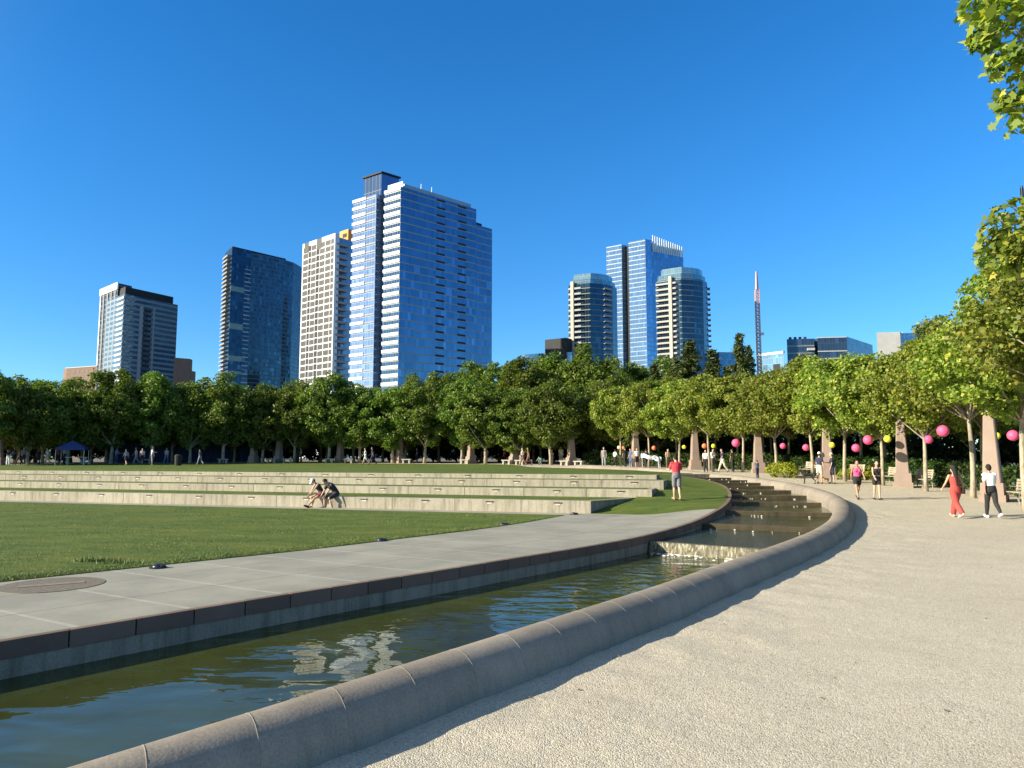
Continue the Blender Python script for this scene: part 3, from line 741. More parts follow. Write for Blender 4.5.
# --- left office tower
D0 = 560; h1 = height_at(124.7, 293.7, D0); fh = 4.0
N2 = roofpt(124.7, 293.7, h1); Rr = roofpt(177.9, 304.9, h1)
N1 = roofpt(117.5, 295.0, h1)*1.012; Lw = roofpt(100.4, 303.5, h1)
t = tower("office_tower", "pale blue office tower with white frame on its left face, leftmost tower")
G3 = mat_glass("pale_curtain_wall", (.13, .25, .38), (.17, .22, .28), 1.5, fh, .7, .08, span=.42, spancol=(.16, .25, .33), wob=.008)
v = (Rr-N2); u = (Lw-N1)
m_ = MB(); uvprism(m_, ccw([tuple(N2), tuple(Rr), tuple(Rr+u), tuple(N2+u*1.0)]), GZ, h1); m_.build("main_block", [G3], t)
hf = height_at(116.5, 282.4, np.linalg.norm(N1)*N1[1]/np.linalg.norm(N1)); GL = mat_glass("left_strip_glass", (.06, .10, .15), (.14, .16, .18), 2.6, fh, .5, .1, mort=.5)
m_ = MB(); uvprism(m_, ccw([tuple(N1), tuple(N1+v*.25), tuple(Lw+v*.25), tuple(Lw)]), GZ, hf-.5); m_.build("left_block", [GL], t)
m_ = MB(); slab(m_, tuple(Lw), tuple(N1), hf-5.5, 5.6, .8, ext=.8); m_.build("white_frame", M_WHITE, t)
for q in (0.0, .2, .42, .64, .86):
    m_ = MB(); slab(m_, tuple(lerp(Lw, N1, q)), tuple(lerp(Lw, N1, q+.055)), GZ, hf-GZ-5.6, .5); m_.build("vertical_fin", M_GREYP if q else M_WHITE, t)
for k in range(int((h1-16)/fh)):
    z = h1-(k+1)*fh
    m_ = MB(); slab(m_, tuple(lerp(N1, N2, .12)), tuple(N2), z+.3, 1.9, .6); m_.build("bright_band", M_PALE, t)
    if k > 1:
        m_ = MB(); slab(m_, tuple(N2+v*.36), tuple(N2+v*.50), z+1.0, 2.0, .1); m_.build("dark_window", M_DARKP, t)
m_ = MB(); slab(m_, tuple(N2+v*.28), tuple(N2+v*.34), GZ, h1-GZ-7, .3); m_.build("vertical_fin", M_BAND, t)
m_ = MB(); slab(m_, tuple(N2+v*.53), tuple(N2+v*.56), GZ, h1-GZ-7, .3); m_.build("vertical_fin", M_BAND, t)
m_ = MB(); uvprism(m_, ccw([tuple(N2+v*.04+u*.1), tuple(N2+v*.94+u*.1), tuple(N2+v*.94+u*.8), tuple(N2+v*.04+u*.8)]), h1+.01, h1+6.6); m_.build("penthouse", M_DARKP, t)

# --- brown buildings
def block(name, label, pxs, pys, D, mats, base=GZ, win=None, dep=25):
    """three roof corners (left, near, right) seen in the photo -> box building with window strips"""
    h = height_at(pxs[1], pys[1], D); L, N, Rr = (roofpt(px, py, h) for px, py in zip(pxs, pys))
    t = tower(name, label); u = L-N; v = Rr-N
    if np.linalg.norm(u) < 1: u = np.array([-v[1], v[0]])/np.linalg.norm(v)*dep; L = N+u
    m_ = MB(); uvprism(m_, ccw([tuple(N), tuple(Rr), tuple(Rr+u), tuple(L)]), base, h); m_.build("wall", mats, t)
    return t, N, u, v, h
t, N, u, v, h = block("brick_building", "reddish brown brick building low behind the trees, left of the office tower", (63.5, 66.5, 97), (369.8, 368.6, 366.5), 420, [M_BROWN])
for k in range(3):
    for q in range(6):
        m_ = MB(); slab(m_, tuple(N+v*(.06+q*.15)), tuple(N+v*(.14+q*.15)), h-3.2-k*3.4, 1.7, .06); m_.build("window", M_WIN, t)
m_ = MB(); slab(m_, tuple(N-v*.02), tuple(N+v*1.0), h+.01, .5, .25); m_.build("parapet", M_CREAM, t)
t, N, u, v, h = block("brown_office", "dark brown stepped building just right of the office tower", (174, 177, 192.5), (357.5, 358.5, 359.8), 520, [M_BROWN], dep=20)
for k in range(5):
    m_ = MB(); slab(m_, tuple(N+v*.05), tuple(N+v*.95), h-4.4-k*4, 1.8, .07); m_.build("window_strip", M_DARKP, t)
m_ = MB(); uvprism(m_, ccw([tuple(N+v*1.0+u*.05), tuple(N+v*1.25+u*.05), tuple(N+v*1.25+u*.8), tuple(N+v*1.0+u*.8)]), GZ, h-8.5); m_.build("lower_wing", M_BROWN, t)

# --- glass office tower of the centre group
D0 = 640; h = height_at(645, 239, D0); fh = 4.1
N = roofpt(645, 239, h); L = roofpt(606.3, 246.3, h); Rr = roofpt(683, 247, h)
t = tower("crowned_tower", "bright blue glass tower with white roof fins in the centre group")
G4 = mat_glass("sky_curtain_wall", (.19, .33, .50), (.27, .35, .42), 1.5, fh, .85, .04, span=.14, spancol=(.23, .31, .38), wob=.006)
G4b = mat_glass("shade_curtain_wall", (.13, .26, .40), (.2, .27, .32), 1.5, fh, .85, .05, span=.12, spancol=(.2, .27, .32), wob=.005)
u = L-N; v = Rr-N; ul = np.linalg.norm(u); vl = np.linalg.norm(v)
hr = height_at(652, 252, D0*1.01); n1 = N+v*.16
m_ = MB(); uvprism(m_, ccw([tuple(N), tuple(n1+v*0), tuple(n1+u*.42), tuple(N+u*.42)]), GZ, h); m_.build("bright_block", [G4], t)
m_ = MB(); uvprism(m_, ccw([tuple(N+u*.60), tuple(n1+u*.60), tuple(n1+u), tuple(L)]), GZ, h-1.0); m_.build("left_block", [G4], t)
m_ = MB(); uvprism(m_, ccw([tuple(N+v*.1+u*.42), tuple(N+v*.5+u*.42), tuple(N+v*.5+u*.6), tuple(N+v*.1+u*.6)]), GZ, h-2.0); m_.build("dark_slot", M_DARKP, t)
m_ = MB(); uvprism(m_, ccw([tuple(n1), tuple(Rr), tuple(Rr+u*.9), tuple(n1+u*.9)]), GZ, hr); m_.build("main_block", [G4b], t)
hc = height_at(652, 235.5, D0*1.01); hc2 = hc
nf_ = 14
for k in range(nf_):
    q = k/(nf_-1); p = lerp(N+v*.2, Rr-v*.03, q)
    m_ = MB(); slab(m_, tuple(p-v*.008), tuple(p+v*.012), hr-.2, hc-hr-q*5, .5); m_.build("roof_fin", M_WHITE, t)
m_ = MB(); uvprism(m_, ccw([tuple(N+v*.22+u*.04), tuple(Rr-v*.02+u*.04), tuple(Rr-v*.02+u*.7), tuple(N+v*.22+u*.7)]), hr+.01, hr+9); m_.build("crown_screen", [mat_glass("crown_glass", (.45, .58, .62), (.6, .65, .66), 1.5, 3, .5, .1)], t)

# --- two rounded residential towers with balconies
def resi(name, label, D, pxs, top, pier_px, seed, crown_px, glassq):
    fh = 3.05; xl, xn, xr = pxs; h = height_at(xn, top, D); r_ = random.Random(seed)
    N = roofpt(xn, top, h); kx = np.linalg.norm(N)/F
    wl = (xn-xl); wr = (xr-xn)
    right = np.array([N[1], -N[0]])/np.linalg.norm(N); fwd = N/np.linalg.norm(N); m = D/F*1.02
    pts = [N-right*wl*m+fwd*(wl*m*.75), N-right*wl*m*.93+fwd*wl*m*.35, N-right*wl*m*.35+fwd*wl*m*.12, N, N+right*wr*m*.45+fwd*wr*m*.22, N+right*wr*m*.8+fwd*wr*m*.55, N+right*wr*m*.98+fwd*wr*m*1.0, N+right*wr*m*1.0+fwd*wr*m*1.5, N+fwd*(wl+wr)*m*1.2]
    t = tower(name, label)
    g = mat_glass(name+"_glass", (.04, .085, .125), (.08, .11, .13), 1.5, fh, .8, .06, span=.14, spancol=(.13, .18, .2), wob=.008)
    m_ = MB(); uvprism(m_, ccw([tuple(p) for p in pts]), GZ, h); m_.build("glass_wall", [g], t)
    ctr = np.mean(pts, axis=0)
    inner = [lerp(p, ctr, .2) for p in pts]
    hcr = height_at(crown_px[0], crown_px[1], D)
    m_ = MB(); uvprism(m_, ccw([tuple(p) for p in inner]), h-.5, hcr); m_.build("crown", [mat_glass(name+"_crown", (.22, .36, .42), (.25, .32, .35), 1.5, 3, .6, .1)], t)
    inner2 = [lerp(p, ctr, .08) for p in pts]
    m_ = MB(); uvprism(m_, ccw([tuple(p) for p in inner2]), h-.5, h+(hcr-h)*.45); m_.build("crown_base", [mat_glass(name+"_crown_base", (.16, .27, .32), (.22, .28, .3), 1.5, 3, .6, .1)], t)
    nf = int((h-18)/fh)
    for k in range(nf):
        z = h-(k+1)*fh
        for (i, a0, a1) in glassq:
            a_ = lerp(pts[i], pts[i+1], a0); b_ = lerp(pts[i], pts[i+1], a1)
            m_ = MB(); slab(m_, tuple(a_), tuple(b_), z, .3, 1.5); slab(m_, tuple(a_), tuple(b_), z+.3, .75, 1.5, back=-1.42, mi=1)
            m_.build("balcony", [M_SLAB, M_RAIL], t)
    i, q = pier_px; p = lerp(pts[i], pts[i+1], q); d = pts[i+1]-pts[i]; d = d/np.linalg.norm(d)
    m_ = MB(); slab(m_, tuple(p-d*.9), tuple(p+d*.9), GZ, h-GZ+1.5, 1.9); m_.build("stone_pier", M_CREAM, t)
    return t
resi("balcony_tower", "dark rounded residential tower with balconies, left one of the centre group", 400, (567.5, 590, 618), 283, (1, .3), 1, (596, 272), [(1, 0, .28), (1, .36, .95), (4, .0, .75)])
resi("round_tower", "curved residential tower with a pale vertical pier, right one of the centre group", 405, (655, 681, 707.5), 278, (1, .95), 2, (682, 266), [(1, .0, .9), (2, .15, .5), (6, .1, .9)])

# --- lower blue buildings behind the trees
G5 = mat_glass("low_blue_glass", (.10, .24, .38), (.12, .2, .26), 1.8, 3.8, .8, .06)
t, N, u, v, h = block("low_glass_building", "low blue glass building with a dark rooftop box, left of the centre group", (523, 556, 572), (354.5, 353, 352), 400, [G5])
P = roofpt(545, 351, h); Q = roofpt(566, 349, h); m_ = MB(); dd = np.array([-(Q-P)[1], (Q-P)[0]])*.5
uvprism(m_, ccw([tuple(P*1.03), tuple(Q*1.03), tuple(Q*1.03+dd), tuple(P*1.03+dd)]), h-4, height_at(555, 341.5, 410)); m_.build("rooftop_box", M_DARKP, t)
for k in range(3):
    m_ = MB(); slab(m_, tuple(N+u), tuple(N), h-1.2-k*3.8, .9, .15); m_.build("floor_band", M_BAND, t)
t, N, u, v, h = block("blue_annex", "low deep blue glass building between the conifers, left of the crane", (706, 719, 744), (353.5, 352, 352.5), 420, [G5])
for k in range(3):
    m_ = MB(); slab(m_, tuple(N), tuple(N+v), h-1.0-k*3.8, .6, .15); m_.build("floor_band", M_BAND, t)
t, N, u, v, h = block("white_roofed_building", "light blue building with a white roof edge, just right of the crane", (758, 768, 784), (354.5, 353, 351), 470, [mat_glass("light_blue_glass", (.25, .45, .6), (.3, .4, .45), 1.8, 3.8, .75, .08)])
m_ = MB(); slab(m_, tuple(N), tuple(N+v), h-1.4, 1.5, .4, ext=.3); slab(m_, tuple(N+u), tuple(N), h-1.4, 1.5, .4, ext=.3); m_.build("roof_edge", M_WHITE, t)
m_ = MB(); slab(m_, tuple(N+v*.3), tuple(N+v*.72), GZ, h-9, .1); m_.build("dark_panel", M_DARKP, t)
# dark banded office
G6 = mat_glass("slate_glass", (.06, .10, .14), (.09, .11, .13), 1.6, 4.2, .7, .07)
D0 = 420; h = height_at(846.5, 336.5, D0); N = roofpt(846.5, 336.5, h); L = roofpt(783.5, 338, h); Rr = roofpt(872.5, 345, h)
t = tower("banded_office", "dark slate office block with pale floor bands, right of the crane"); u = L-N; v = Rr-N
m_ = MB(); uvprism(m_, ccw([tuple(N), tuple(Rr), tuple(Rr+u*.46), tuple(N+u*.46)]), GZ, h); m_.build("right_block", [G6], t)
m_ = MB(); uvprism(m_, ccw([tuple(N+u*.56+v*.1), tuple(Rr+u*.56), tuple(Rr+u), tuple(L+v*.1)]), GZ, h-.2); m_.build("left_block", [G6], t)
m_ = MB(); uvprism(m_, ccw([tuple(N+u*.44+v*.35), tuple(Rr+u*.44), tuple(Rr+u*.58), tuple(N+u*.58+v*.35)]), GZ, h-1.0); m_.build("dark_link", M_DARKP, t)
for k in range(7):
    z = h-1.2-k*4.2
    m_ = MB(); slab(m_, tuple(N+u*.46), tuple(N), z-3.2 if k else z+.6, .55, .35); m_.build("floor_band", M_PALE, t)
    m_ = MB(); slab(m_, tuple(N+u+v*.1), tuple(N+u*.56+v*.1), z-3.4, .45, .2); m_.build("floor_band", M_BAND, t)
    if 0 < k < 5:
        m_ = MB(); slab(m_, tuple(N+u*.68+v*.1), tuple(N+u*.565+v*.1), z-1.8, 1.3, 1.8); m_.build("balcony", M_PALE, t)
m_ = MB(); slab(m_, tuple(N+u*.66+v*.4), tuple(N+u*.1+v*.4), h+.01, 1.4, .1, back=4); m_.build("roof_plant", M_WHITE, t)
for k in range(4):
    p = N+u*(.97-.08*k)+v*.15; m_ = MB(); m_.tube([(p[0], p[1], h-.2), (p[0], p[1], h+1.2)], [.8, .8], 6); m_.build("roof_duct", M_DARKP, t)
t, N, u, v, h = block("pale_building", "pale grey building partly hidden behind the right-hand trees", (876.5, 878.5, 902), (332.6, 332.8, 332.2), 360, [M_PALE], dep=14)
m_ = MB(); uvprism(m_, ccw([tuple(N+v*1.01+u*-.05), tuple(N+v*1.9+u*.6), tuple(N+v*1.9+u*1.2), tuple(N+v*1.01+u*.9)]), GZ, h-.6); m_.build("glass_wing", [G5], t)
for k in range(3):
    m_ = MB(); slab(m_, tuple(N+v*.06), tuple(N+v*.94), h-4.2-k*3.6, 1.6, .06); m_.build("window_strip", M_WIN, t)
m_ = MB(); slab(m_, tuple(N), tuple(N+v), h-1.3, 1.4, .3); m_.build("roof_edge", M_WHITE, t)

# --- crane mast
D0 = 430; p = roofpt(756.3, 271.5, height_at(756.3, 271.5, D0)); hz = height_at(756.3, 271.5, D0)
t = thing("tower_crane", "slender red and white lattice crane mast rising above the conifers", "crane", (p[0], p[1], GZ))
def lattice(z0, z1, w, mat, nm):
    m_ = MB(); n = max(2, int((z1-z0)/2.2)); r = .22
    for sx in (-1, 1):
        for sy in (-1, 1): m_.tube([(sx*w, sy*w, z0), (sx*w, sy*w, z1)], [r, r], 5)
    for i in range(n):
        za = z0+(z1-z0)*i/n; zb = z0+(z1-z0)*(i+1)/n
        for (x0, y0, x1, y1) in ((-w, -w, w, -w), (w, -w, w, w), (w, w, -w, w), (-w, w, -w, -w)):
            m_.tube([(x0, y0, za), (x1, y1, zb)], [.17, .17], 4); m_.tube([(x0, y0, zb), (x1, y1, zb)], [.17, .17], 4)
    m_.build(nm, mat, t)
HM = hz-GZ
M_PINKW = plain("faded_red_steel", (.55, .34, .31), .6, .1, .1)
for k in range(9):
    lattice(HM*k/10, HM*(k+1)/10, 1.0, M_REDST if k == 2 else M_PINKW, "mast_section")
m_ = MB(); m_.tube([(0, 0, HM*.9), (0, 0, HM)], [1.0, .5], 4); m_.build("mast_top", M_PINKW, t)
m_ = MB(); m_.box((0, 0, HM*.37), (4.2, 4.2, 2.2)); m_.build("collar", M_ORANGE, t, bevel=.15)
m_ = MB(); m_.box((1.8, -.4, HM*.66), (2.6, 1.4, 1.5)); m_.build("cabin", M_WHITE, t, bevel=.15)
# ------------------------------------------------------------------ vegetation
L_PLANE = mat_leaf("plane_leaf", [(0, (.10, .142, .022)), (.35, (.19, .232, .036)), (.75, (.29, .315, .056)), (.95, (.38, .36, .065)), (1, (.5, .42, .08))], .42)
L_MAPLE = mat_leaf("far_leaf", [(0, (.065, .105, .015)), (.45, (.118, .162, .025)), (.85, (.178, .21, .035)), (1, (.26, .255, .045))], .4)
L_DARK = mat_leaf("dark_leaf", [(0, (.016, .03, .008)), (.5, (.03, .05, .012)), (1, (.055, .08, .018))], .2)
L_CONIF = mat_leaf("conifer_needles", [(0, (.03, .046, .011)), (.5, (.06, .078, .018)), (1, (.11, .11, .03))], .15)
L_HEDGE = mat_leaf("hedge_leaf", [(0, (.02, .045, .008)), (.5, (.04, .075, .012)), (1, (.075, .11, .02))], .2)
L_YEL = mat_leaf("yellow_shrub_leaf", [(0, (.16, .18, .015)), (.5, (.27, .27, .02)), (1, (.42, .38, .04))], .3)
B_PLANE = mat_bark("plane_bark", (.20, .17, .12), (.36, .31, .23)); B_DARK = mat_bark("dark_bark", (.06, .05, .04), (.13, .11, .085))
LOBED = [(0, -.5), (.1, -.42), (.42, -.38), (.3, -.16), (.58, .05), (.26, .12), (.2, .26), (0, .62), (-.2, .26), (-.26, .12), (-.58, .05), (-.3, -.16), (-.42, -.38), (-.1, -.42)]
MAPL = [(0, -.5), (.36, -.3), (.5, .14), (.2, .18), (0, .6), (-.2, .18), (-.5, .14), (-.36, -.3)]
DIAM = [(0, -.5), (.34, -.05), (0, .55), (-.34, -.05)]
def leaf_mesh(name, P, out, size, mat, r, shape=DIAM, fold=.25, upb=.55):
    n = len(P); k = len(shape)
    nrm = r.normal(size=(n, 3))*.75+out*.55+np.array([0, 0, upb]); nrm /= np.linalg.norm(nrm, axis=1)[:, None]
    a = r.normal(size=(n, 3)); a -= nrm*(a*nrm).sum(1)[:, None]; a /= np.linalg.norm(a, axis=1)[:, None]; b = np.cross(nrm, a)
    sz = size*r.uniform(.6, 1.25, n)
    V = np.empty((n, k, 3))
    for i, (x, y) in enumerate(shape):
        V[:, i] = P+(a*x+b*y+nrm*(-abs(x)*fold-(y*y)*.15))*sz[:, None]
    me = bpy.data.meshes.new(name); me.vertices.add(n*k); me.vertices.foreach_set("co", V.astype(np.float32).ravel())
    me.loops.add(n*k); me.loops.foreach_set("vertex_index", np.arange(n*k, dtype=np.int32))
    me.polygons.add(n); me.polygons.foreach_set("loop_start", np.arange(0, n*k, k, dtype=np.int32)); me.polygons.foreach_set("loop_total", np.full(n, k, dtype=np.int32))
    me.materials.append(mat); me.update(calc_edges=True); return me
def tree_proto(seed, h, cr, th, nclump, per, leaf, lmat, bmat, clr=.62, trunk_r=.13, lean=.0, shape=DIAM, flat=.75, clumps=None, nlimb=9):
    r = np.random.default_rng(seed); rr = random.Random(seed)
    cz = (th+h)/2; hz = (h-th)/2
    C = []
    if clumps is None:
        while len(C) < nclump:
            p = r.uniform(-1, 1, 3); d = np.linalg.norm(p)
            if d > 1 or d < .25 or (d < .6 and rr.random() < .5): continue
            zz = p[2]; k = 1.0-.28*max(0, zz)-.1*max(0, -zz)
            C.append((p[0]*cr*k*(1+.12*math.sin(3*math.atan2(p[1], p[0])+seed)), p[1]*cr*k, cz+zz*hz*(1+.1*math.sin(2*math.atan2(p[1], p[0])+seed*2))))
        C = np.array(C)
    else: C = np.array(clumps, float)
    P = []; O = []; ctr = np.array([0, 0, cz-.15*hz])
    for c in C:
        n = max(8, int(per*rr.uniform(.5, 1.45))); q = r.normal(size=(n, 3))
        q /= np.maximum(1e-6, np.linalg.norm(q, axis=1))[:, None]; q *= (r.uniform(.15, 1, n)**.5)[:, None]*clr*rr.uniform(.7, 1.25)
        q[:, 2] *= flat; P.append(c+q)
        o = (c-ctr); o = o/np.linalg.norm(o); oo = q/np.maximum(.05, np.linalg.norm(q, axis=1))[:, None]*.8+o; O.append(oo)
    P = np.vstack(P); O = np.vstack(O); O /= np.linalg.norm(O, axis=1)[:, None]
    crown = leaf_mesh("crown", P, O, leaf, lmat, r, shape)
    m_ = MB(); top = th+(h-th)*.72; pts = []; rad = []
    for i in range(9):
        z = top*i/8; pts.append((lean*z+.05*math.sin(z*1.3+seed), .05*math.cos(z*1.1+seed*2), z-.1 if i == 0 else z)); rad.append(trunk_r*(1.25 if i == 0 else 1)*(1-.8*(i/8)**1.3))
    m_.tube(pts, rad, 9)
    idx = sorted(range(len(C)), key=lambda i: rr.random())[:nlimb*2 if clumps is None else len(C)]
    for j, i in enumerate(idx):
        c = C[i]; hd = math.hypot(c[0], c[1]); z0 = min(top*.93, max(th*.92, c[2]-hd*.75-rr.uniform(.2, .9)))
        k = z0/top; rb = trunk_r*(1-.8*k**1.3)*.55; b = np.array([lean*z0+.05*math.sin(z0*1.3+seed), .05*math.cos(z0*1.1+seed*2), z0])
        e = c+np.array([0, 0, .1]); pm = b*.5+e*.5+np.array([rr.uniform(-.15, .15), rr.uniform(-.15, .15), -.1*hd*.3+.1]); pq = b*.2+e*.8+np.array([rr.uniform(-.1, .1), rr.uniform(-.1, .1), .05])
        m_.tube([tuple(b), tuple(pm), tuple(pq), tuple(e)], [rb, rb*.7, rb*.42, .012], 6, caps=False)
    trunk = m_.mesh("trunk", bmat, smooth=True)
    return trunk, crown
def tree(name, label, proto, loc, sc=1.0, rz=0, group=None, szz=1.0):
    t = thing(name, label, "tree", loc, rz, group); t.scale = (sc, sc, sc*szz)
    link("trunk", proto[0], t); link("crown", proto[1], t); return t
NEAR = [tree_proto(10+i, 7.8, 3.0, 2.9, 105, 170, .165, L_PLANE, B_PLANE, .62, .11, shape=MAPL) for i in range(4)]
HIGH = [tree_proto(20+i, 8.0, 3.2, 3.75, 95, 210, .135, L_PLANE, B_PLANE, .56, .115, shape=MAPL) for i in range(2)]
FAR = [tree_proto(30+i, 9.0, 3.6, 1.9, 150, 115, .275, L_MAPLE, B_PLANE, .75, .17) for i in range(4)]
BACK = [tree_proto(50+i, 13.5, 4.2, 2.6, 140, 110, .38, L_MAPLE, B_DARK, 1.0, .24) for i in range(3)]
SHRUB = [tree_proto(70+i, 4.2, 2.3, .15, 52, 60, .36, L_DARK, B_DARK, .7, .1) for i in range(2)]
rr = random.Random(3)

# obelisk angle step and the trees between them, on the ring of the promenade
OB_A = [0.5+9.9*k for k in range(-2, 16)]
side = lambda x, y: x/y*F+512
def ring_pos(px, R, lo=-27.0, hi=150.0):
    for _ in range(50):
        m = (lo+hi)/2
        if side(*pol(R, m)) > px: lo = m
        else: hi = m
    return pol(R, lo)
front = [ring_pos(px, R) for px, R in ((1021, 41.6), (969, 42.3), (923, 42), (880, 42.2), (843, 42), (810, 42.3), (774, 42), (742, 42.1), (708, 41.9), (679, 42.1), (648, 42), (620, 42.2))]
front += [pol(41.8, -22.5), pol(42, -26.5)]
for k in range(5, 15):
    for off in (2.5, 7.1):
        a = OB_A[k+2]+off+rr.uniform(-.35, .35); R = 42+rr.uniform(-.35, .35); front.append(pol(R, a))
vis = sorted([p for p in front if -60 < side(*p) < 1130], key=lambda p: side(*p))
on = [i for i, p in enumerate(vis) if 0 <= side(*p) <= 1024]; off_r = 0; off_l = 0
for i, (x, y) in enumerate(vis):
    px = side(x, y); near = px > 600
    pr = HIGH[i % 2] if px > 940 else NEAR[i % 4] if near else FAR[i % 4]
    sc = rr.uniform(.98, 1.02) if px > 940 else rr.uniform(.88, .94) if px > 860 else rr.uniform(.94, 1.04) if px > 760 else rr.uniform(.84, 1.0) if near else rr.uniform(.84, 1.02)
    lab = ("yellow-green plane tree of the right-hand row along the gravel, %s trunk from the right" % ORD[len(vis)-1-i]) if near else \
          ("dark green tree at the front edge of the far lawn, %s trunk from the left" % ORD[min(i, 35)])
    if i in on:
        lab = ("yellow-green plane tree of the right-hand row along the gravel, %s trunk from the right" % ORD[len(on)-1-on.index(i)]) if near else \
              ("dark green tree at the front edge of the far lawn, %s trunk from the left" % ORD[on.index(i)])
    elif near:
        lab = ["plane tree just beyond the right edge, behind the nearest obelisk's side, only its crown showing", "plane tree with trunk outside the right edge, crown closing the right side at mid height"][off_r % 2]; off_r += 1
    else:
        lab = ["dark green tree at the left edge, trunk outside the photo, crown reaching in", "dark green tree beyond the left edge of the photo, farther out than its neighbour"][off_l % 2]; off_l += 1
    tree("plane_tree", lab, pr, (x, y, gz(x, y)-.02), sc, rr.uniform(0, 6.28), "front row of trees around the park circle", rr.uniform(.9, 1.1))
# rows behind
for row, (R, st, lo, hi) in enumerate(((46.8, 6.3, -16, 150), (51.5, 6.6, -14, 150), (57, 7, -12, 150))):
    a = lo+row*2.0
    while a < hi:
        x, y = pol(R+rr.uniform(-.7, .7), a); px = side(x, y)
        if -90 < px < 1140 and y > 5:
            near = px > 660
            pr = NEAR[rr.randrange(4)] if near else FAR[rr.randrange(4)]
            tree("plane_tree", "tree of the crowded back rows, trunk in shade behind the front row", pr, (x, y, gz(x, y)-.02), rr.uniform(.92, 1.05)*(1.0 if near else .94+.02*row), rr.uniform(0, 6.28), "back rows of trees around the park circle")
        a += math.degrees(st/R)*rr.uniform(.9, 1.1)
# tall trees beyond, by the photo's tree line
TL = [(8, 380), (40, 384), (75, 381), (120, 377), (150, 374), (185, 386), (225, 391), (262, 384), (300, 383), (340, 386), (375, 388), (410, 378), (440, 370), (468, 362), (500, 360), (525, 358), (552, 352), (582, 350),
      (610, 358), (640, 362), (662, 358), (482, 372), (536, 366), (568, 362), (598, 366), (628, 372)]
TL.sort()
for i, (px, py) in enumerate(TL):
    D = rr.uniform(88, 100) if px > 395 else rr.uniform(84, 90)
    p = at_y(px, py, D); hgt = p[2]-gz(0, D); s_ = hgt/13.6
    tree("tall_tree", "tall tree rising behind the park rows, %s crown from the left along the skyline" % ORD[i], BACK[i % 3], (p[0], p[1], gz(0, D)-.05), s_, rr.uniform(0, 6.28), "tall trees behind the park")
# conifers
def conifer(seed, h, w):
    r = np.random.default_rng(seed); q = random.Random(seed); P = []; O = []
    m_ = MB(); m_.tube([(0, 0, -.1), (0, 0, h*.5), (.1, 0, h*.98)], [.28, .18, .03], 8)
    z = h*.1
    while z < h:
        k = 1-z/h; rad = w*(k**.75)*q.uniform(.75, 1.1)+.15; nb = max(4, int(9*k+4))
        for b in range(nb):
            a = q.uniform(0, 6.28); L = rad*q.uniform(.65, 1.1); n = int(80*L/w)+14
            tt = r.uniform(.15, 1, n); pts = np.stack([np.cos(a)*L*tt, np.sin(a)*L*tt, z-.22*L*tt+.12*L*tt**2], 1)+r.normal(size=(n, 3))*[.16, .16, .12]
            P.append(pts); o = np.tile([math.cos(a), math.sin(a), .25], (n, 1)); O.append(o)
            m_.tube([(0, 0, z), (math.cos(a)*L*.9, math.sin(a)*L*.9, z-.1*L)], [.035, .01], 4, caps=False)
        z += h*.024*q.uniform(.8, 1.2)
    return m_.mesh("trunk", B_DARK, True), leaf_mesh("crown", np.vstack(P), np.vstack(O), .5, L_CONIF, r, [(0, -.5), (.16, -.05), (0, .6), (-.16, -.05)])
CON = [conifer(5, 15, 3.3), conifer(6, 15, 2.6)]
for i, (px, py, D, wx) in enumerate([(690, 341, 84, 1.35), (712, 349, 88, 1.3), (676, 358, 86, 1.3), (739, 333, 82, 1.0), (748, 346, 86, .9), (727, 366, 84, 1.2), (655, 364, 90, 1.3)]):
    p = at_y(px, py, D); s_ = (p[2]-1.3)/15
    t = tree("conifer", ["broad dark conifer in front of the round tower", "conifer just right of the broad one, at its shoulder", "short conifer left of the broad one", "slender tall conifer just left of the crane mast", "thin conifer right behind the slender tall one",
         "low conifer between the two tall conifers", "small dark conifer beside the round tower's left foot"][i], CON[i % 2], (p[0], p[1], 1.3), s_, i*1.3, "conifers behind the park")
    t.scale = (s_*wx*1.05, s_*wx*1.05, s_)
# shade shrubs closing the view under the crowns
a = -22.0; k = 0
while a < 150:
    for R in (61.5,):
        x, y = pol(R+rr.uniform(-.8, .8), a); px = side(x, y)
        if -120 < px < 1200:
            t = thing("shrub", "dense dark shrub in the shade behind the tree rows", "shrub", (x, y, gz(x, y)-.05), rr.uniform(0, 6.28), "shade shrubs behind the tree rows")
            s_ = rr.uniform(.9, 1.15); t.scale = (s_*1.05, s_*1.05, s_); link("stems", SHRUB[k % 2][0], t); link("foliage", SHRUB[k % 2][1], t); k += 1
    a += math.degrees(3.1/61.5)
# hedge pieces along the right-hand row and yellow shrubs
def hedge_proto(seed, L, W, H, mat, n, leaf):
    r = np.random.default_rng(seed); P = r.uniform(-1, 1, (n, 3)); ax = r.integers(0, 3, n)
    for i in range(n):
        if ax[i] < 3 and r.random() < .8:
            P[i, [0, 1, 2][ax[i]]] = (1 if r.random() < .5 or ax[i] == 2 else -1)*r.uniform(.82, 1.05)
    O = P.copy(); O /= np.linalg.norm(O, axis=1)[:, None]; wob = .1*np.sin(P[:, 0]*5+seed)+.06*np.sin(P[:, 1]*7)
    Q = P*np.array([L/2, W/2, H/2])+np.array([0, 0, H/2]); Q[:, 2] *= 1+wob; Q[:, 2] = np.maximum(Q[:, 2], .03)
    return leaf_mesh("foliage", Q, O, leaf, mat, r)
HG = hedge_proto(1, 4.4, 1.3, 1.25, L_HEDGE, 3600, .15)
HS = MB(); [HS.tube([(x, .1*math.sin(x*3), 0), (x+.1, .1, .5), (x, .2, 1.0)], [.03, .025, .01], 5) for x in np.linspace(-2, 2, 9)]
a = -13.0; k = 0
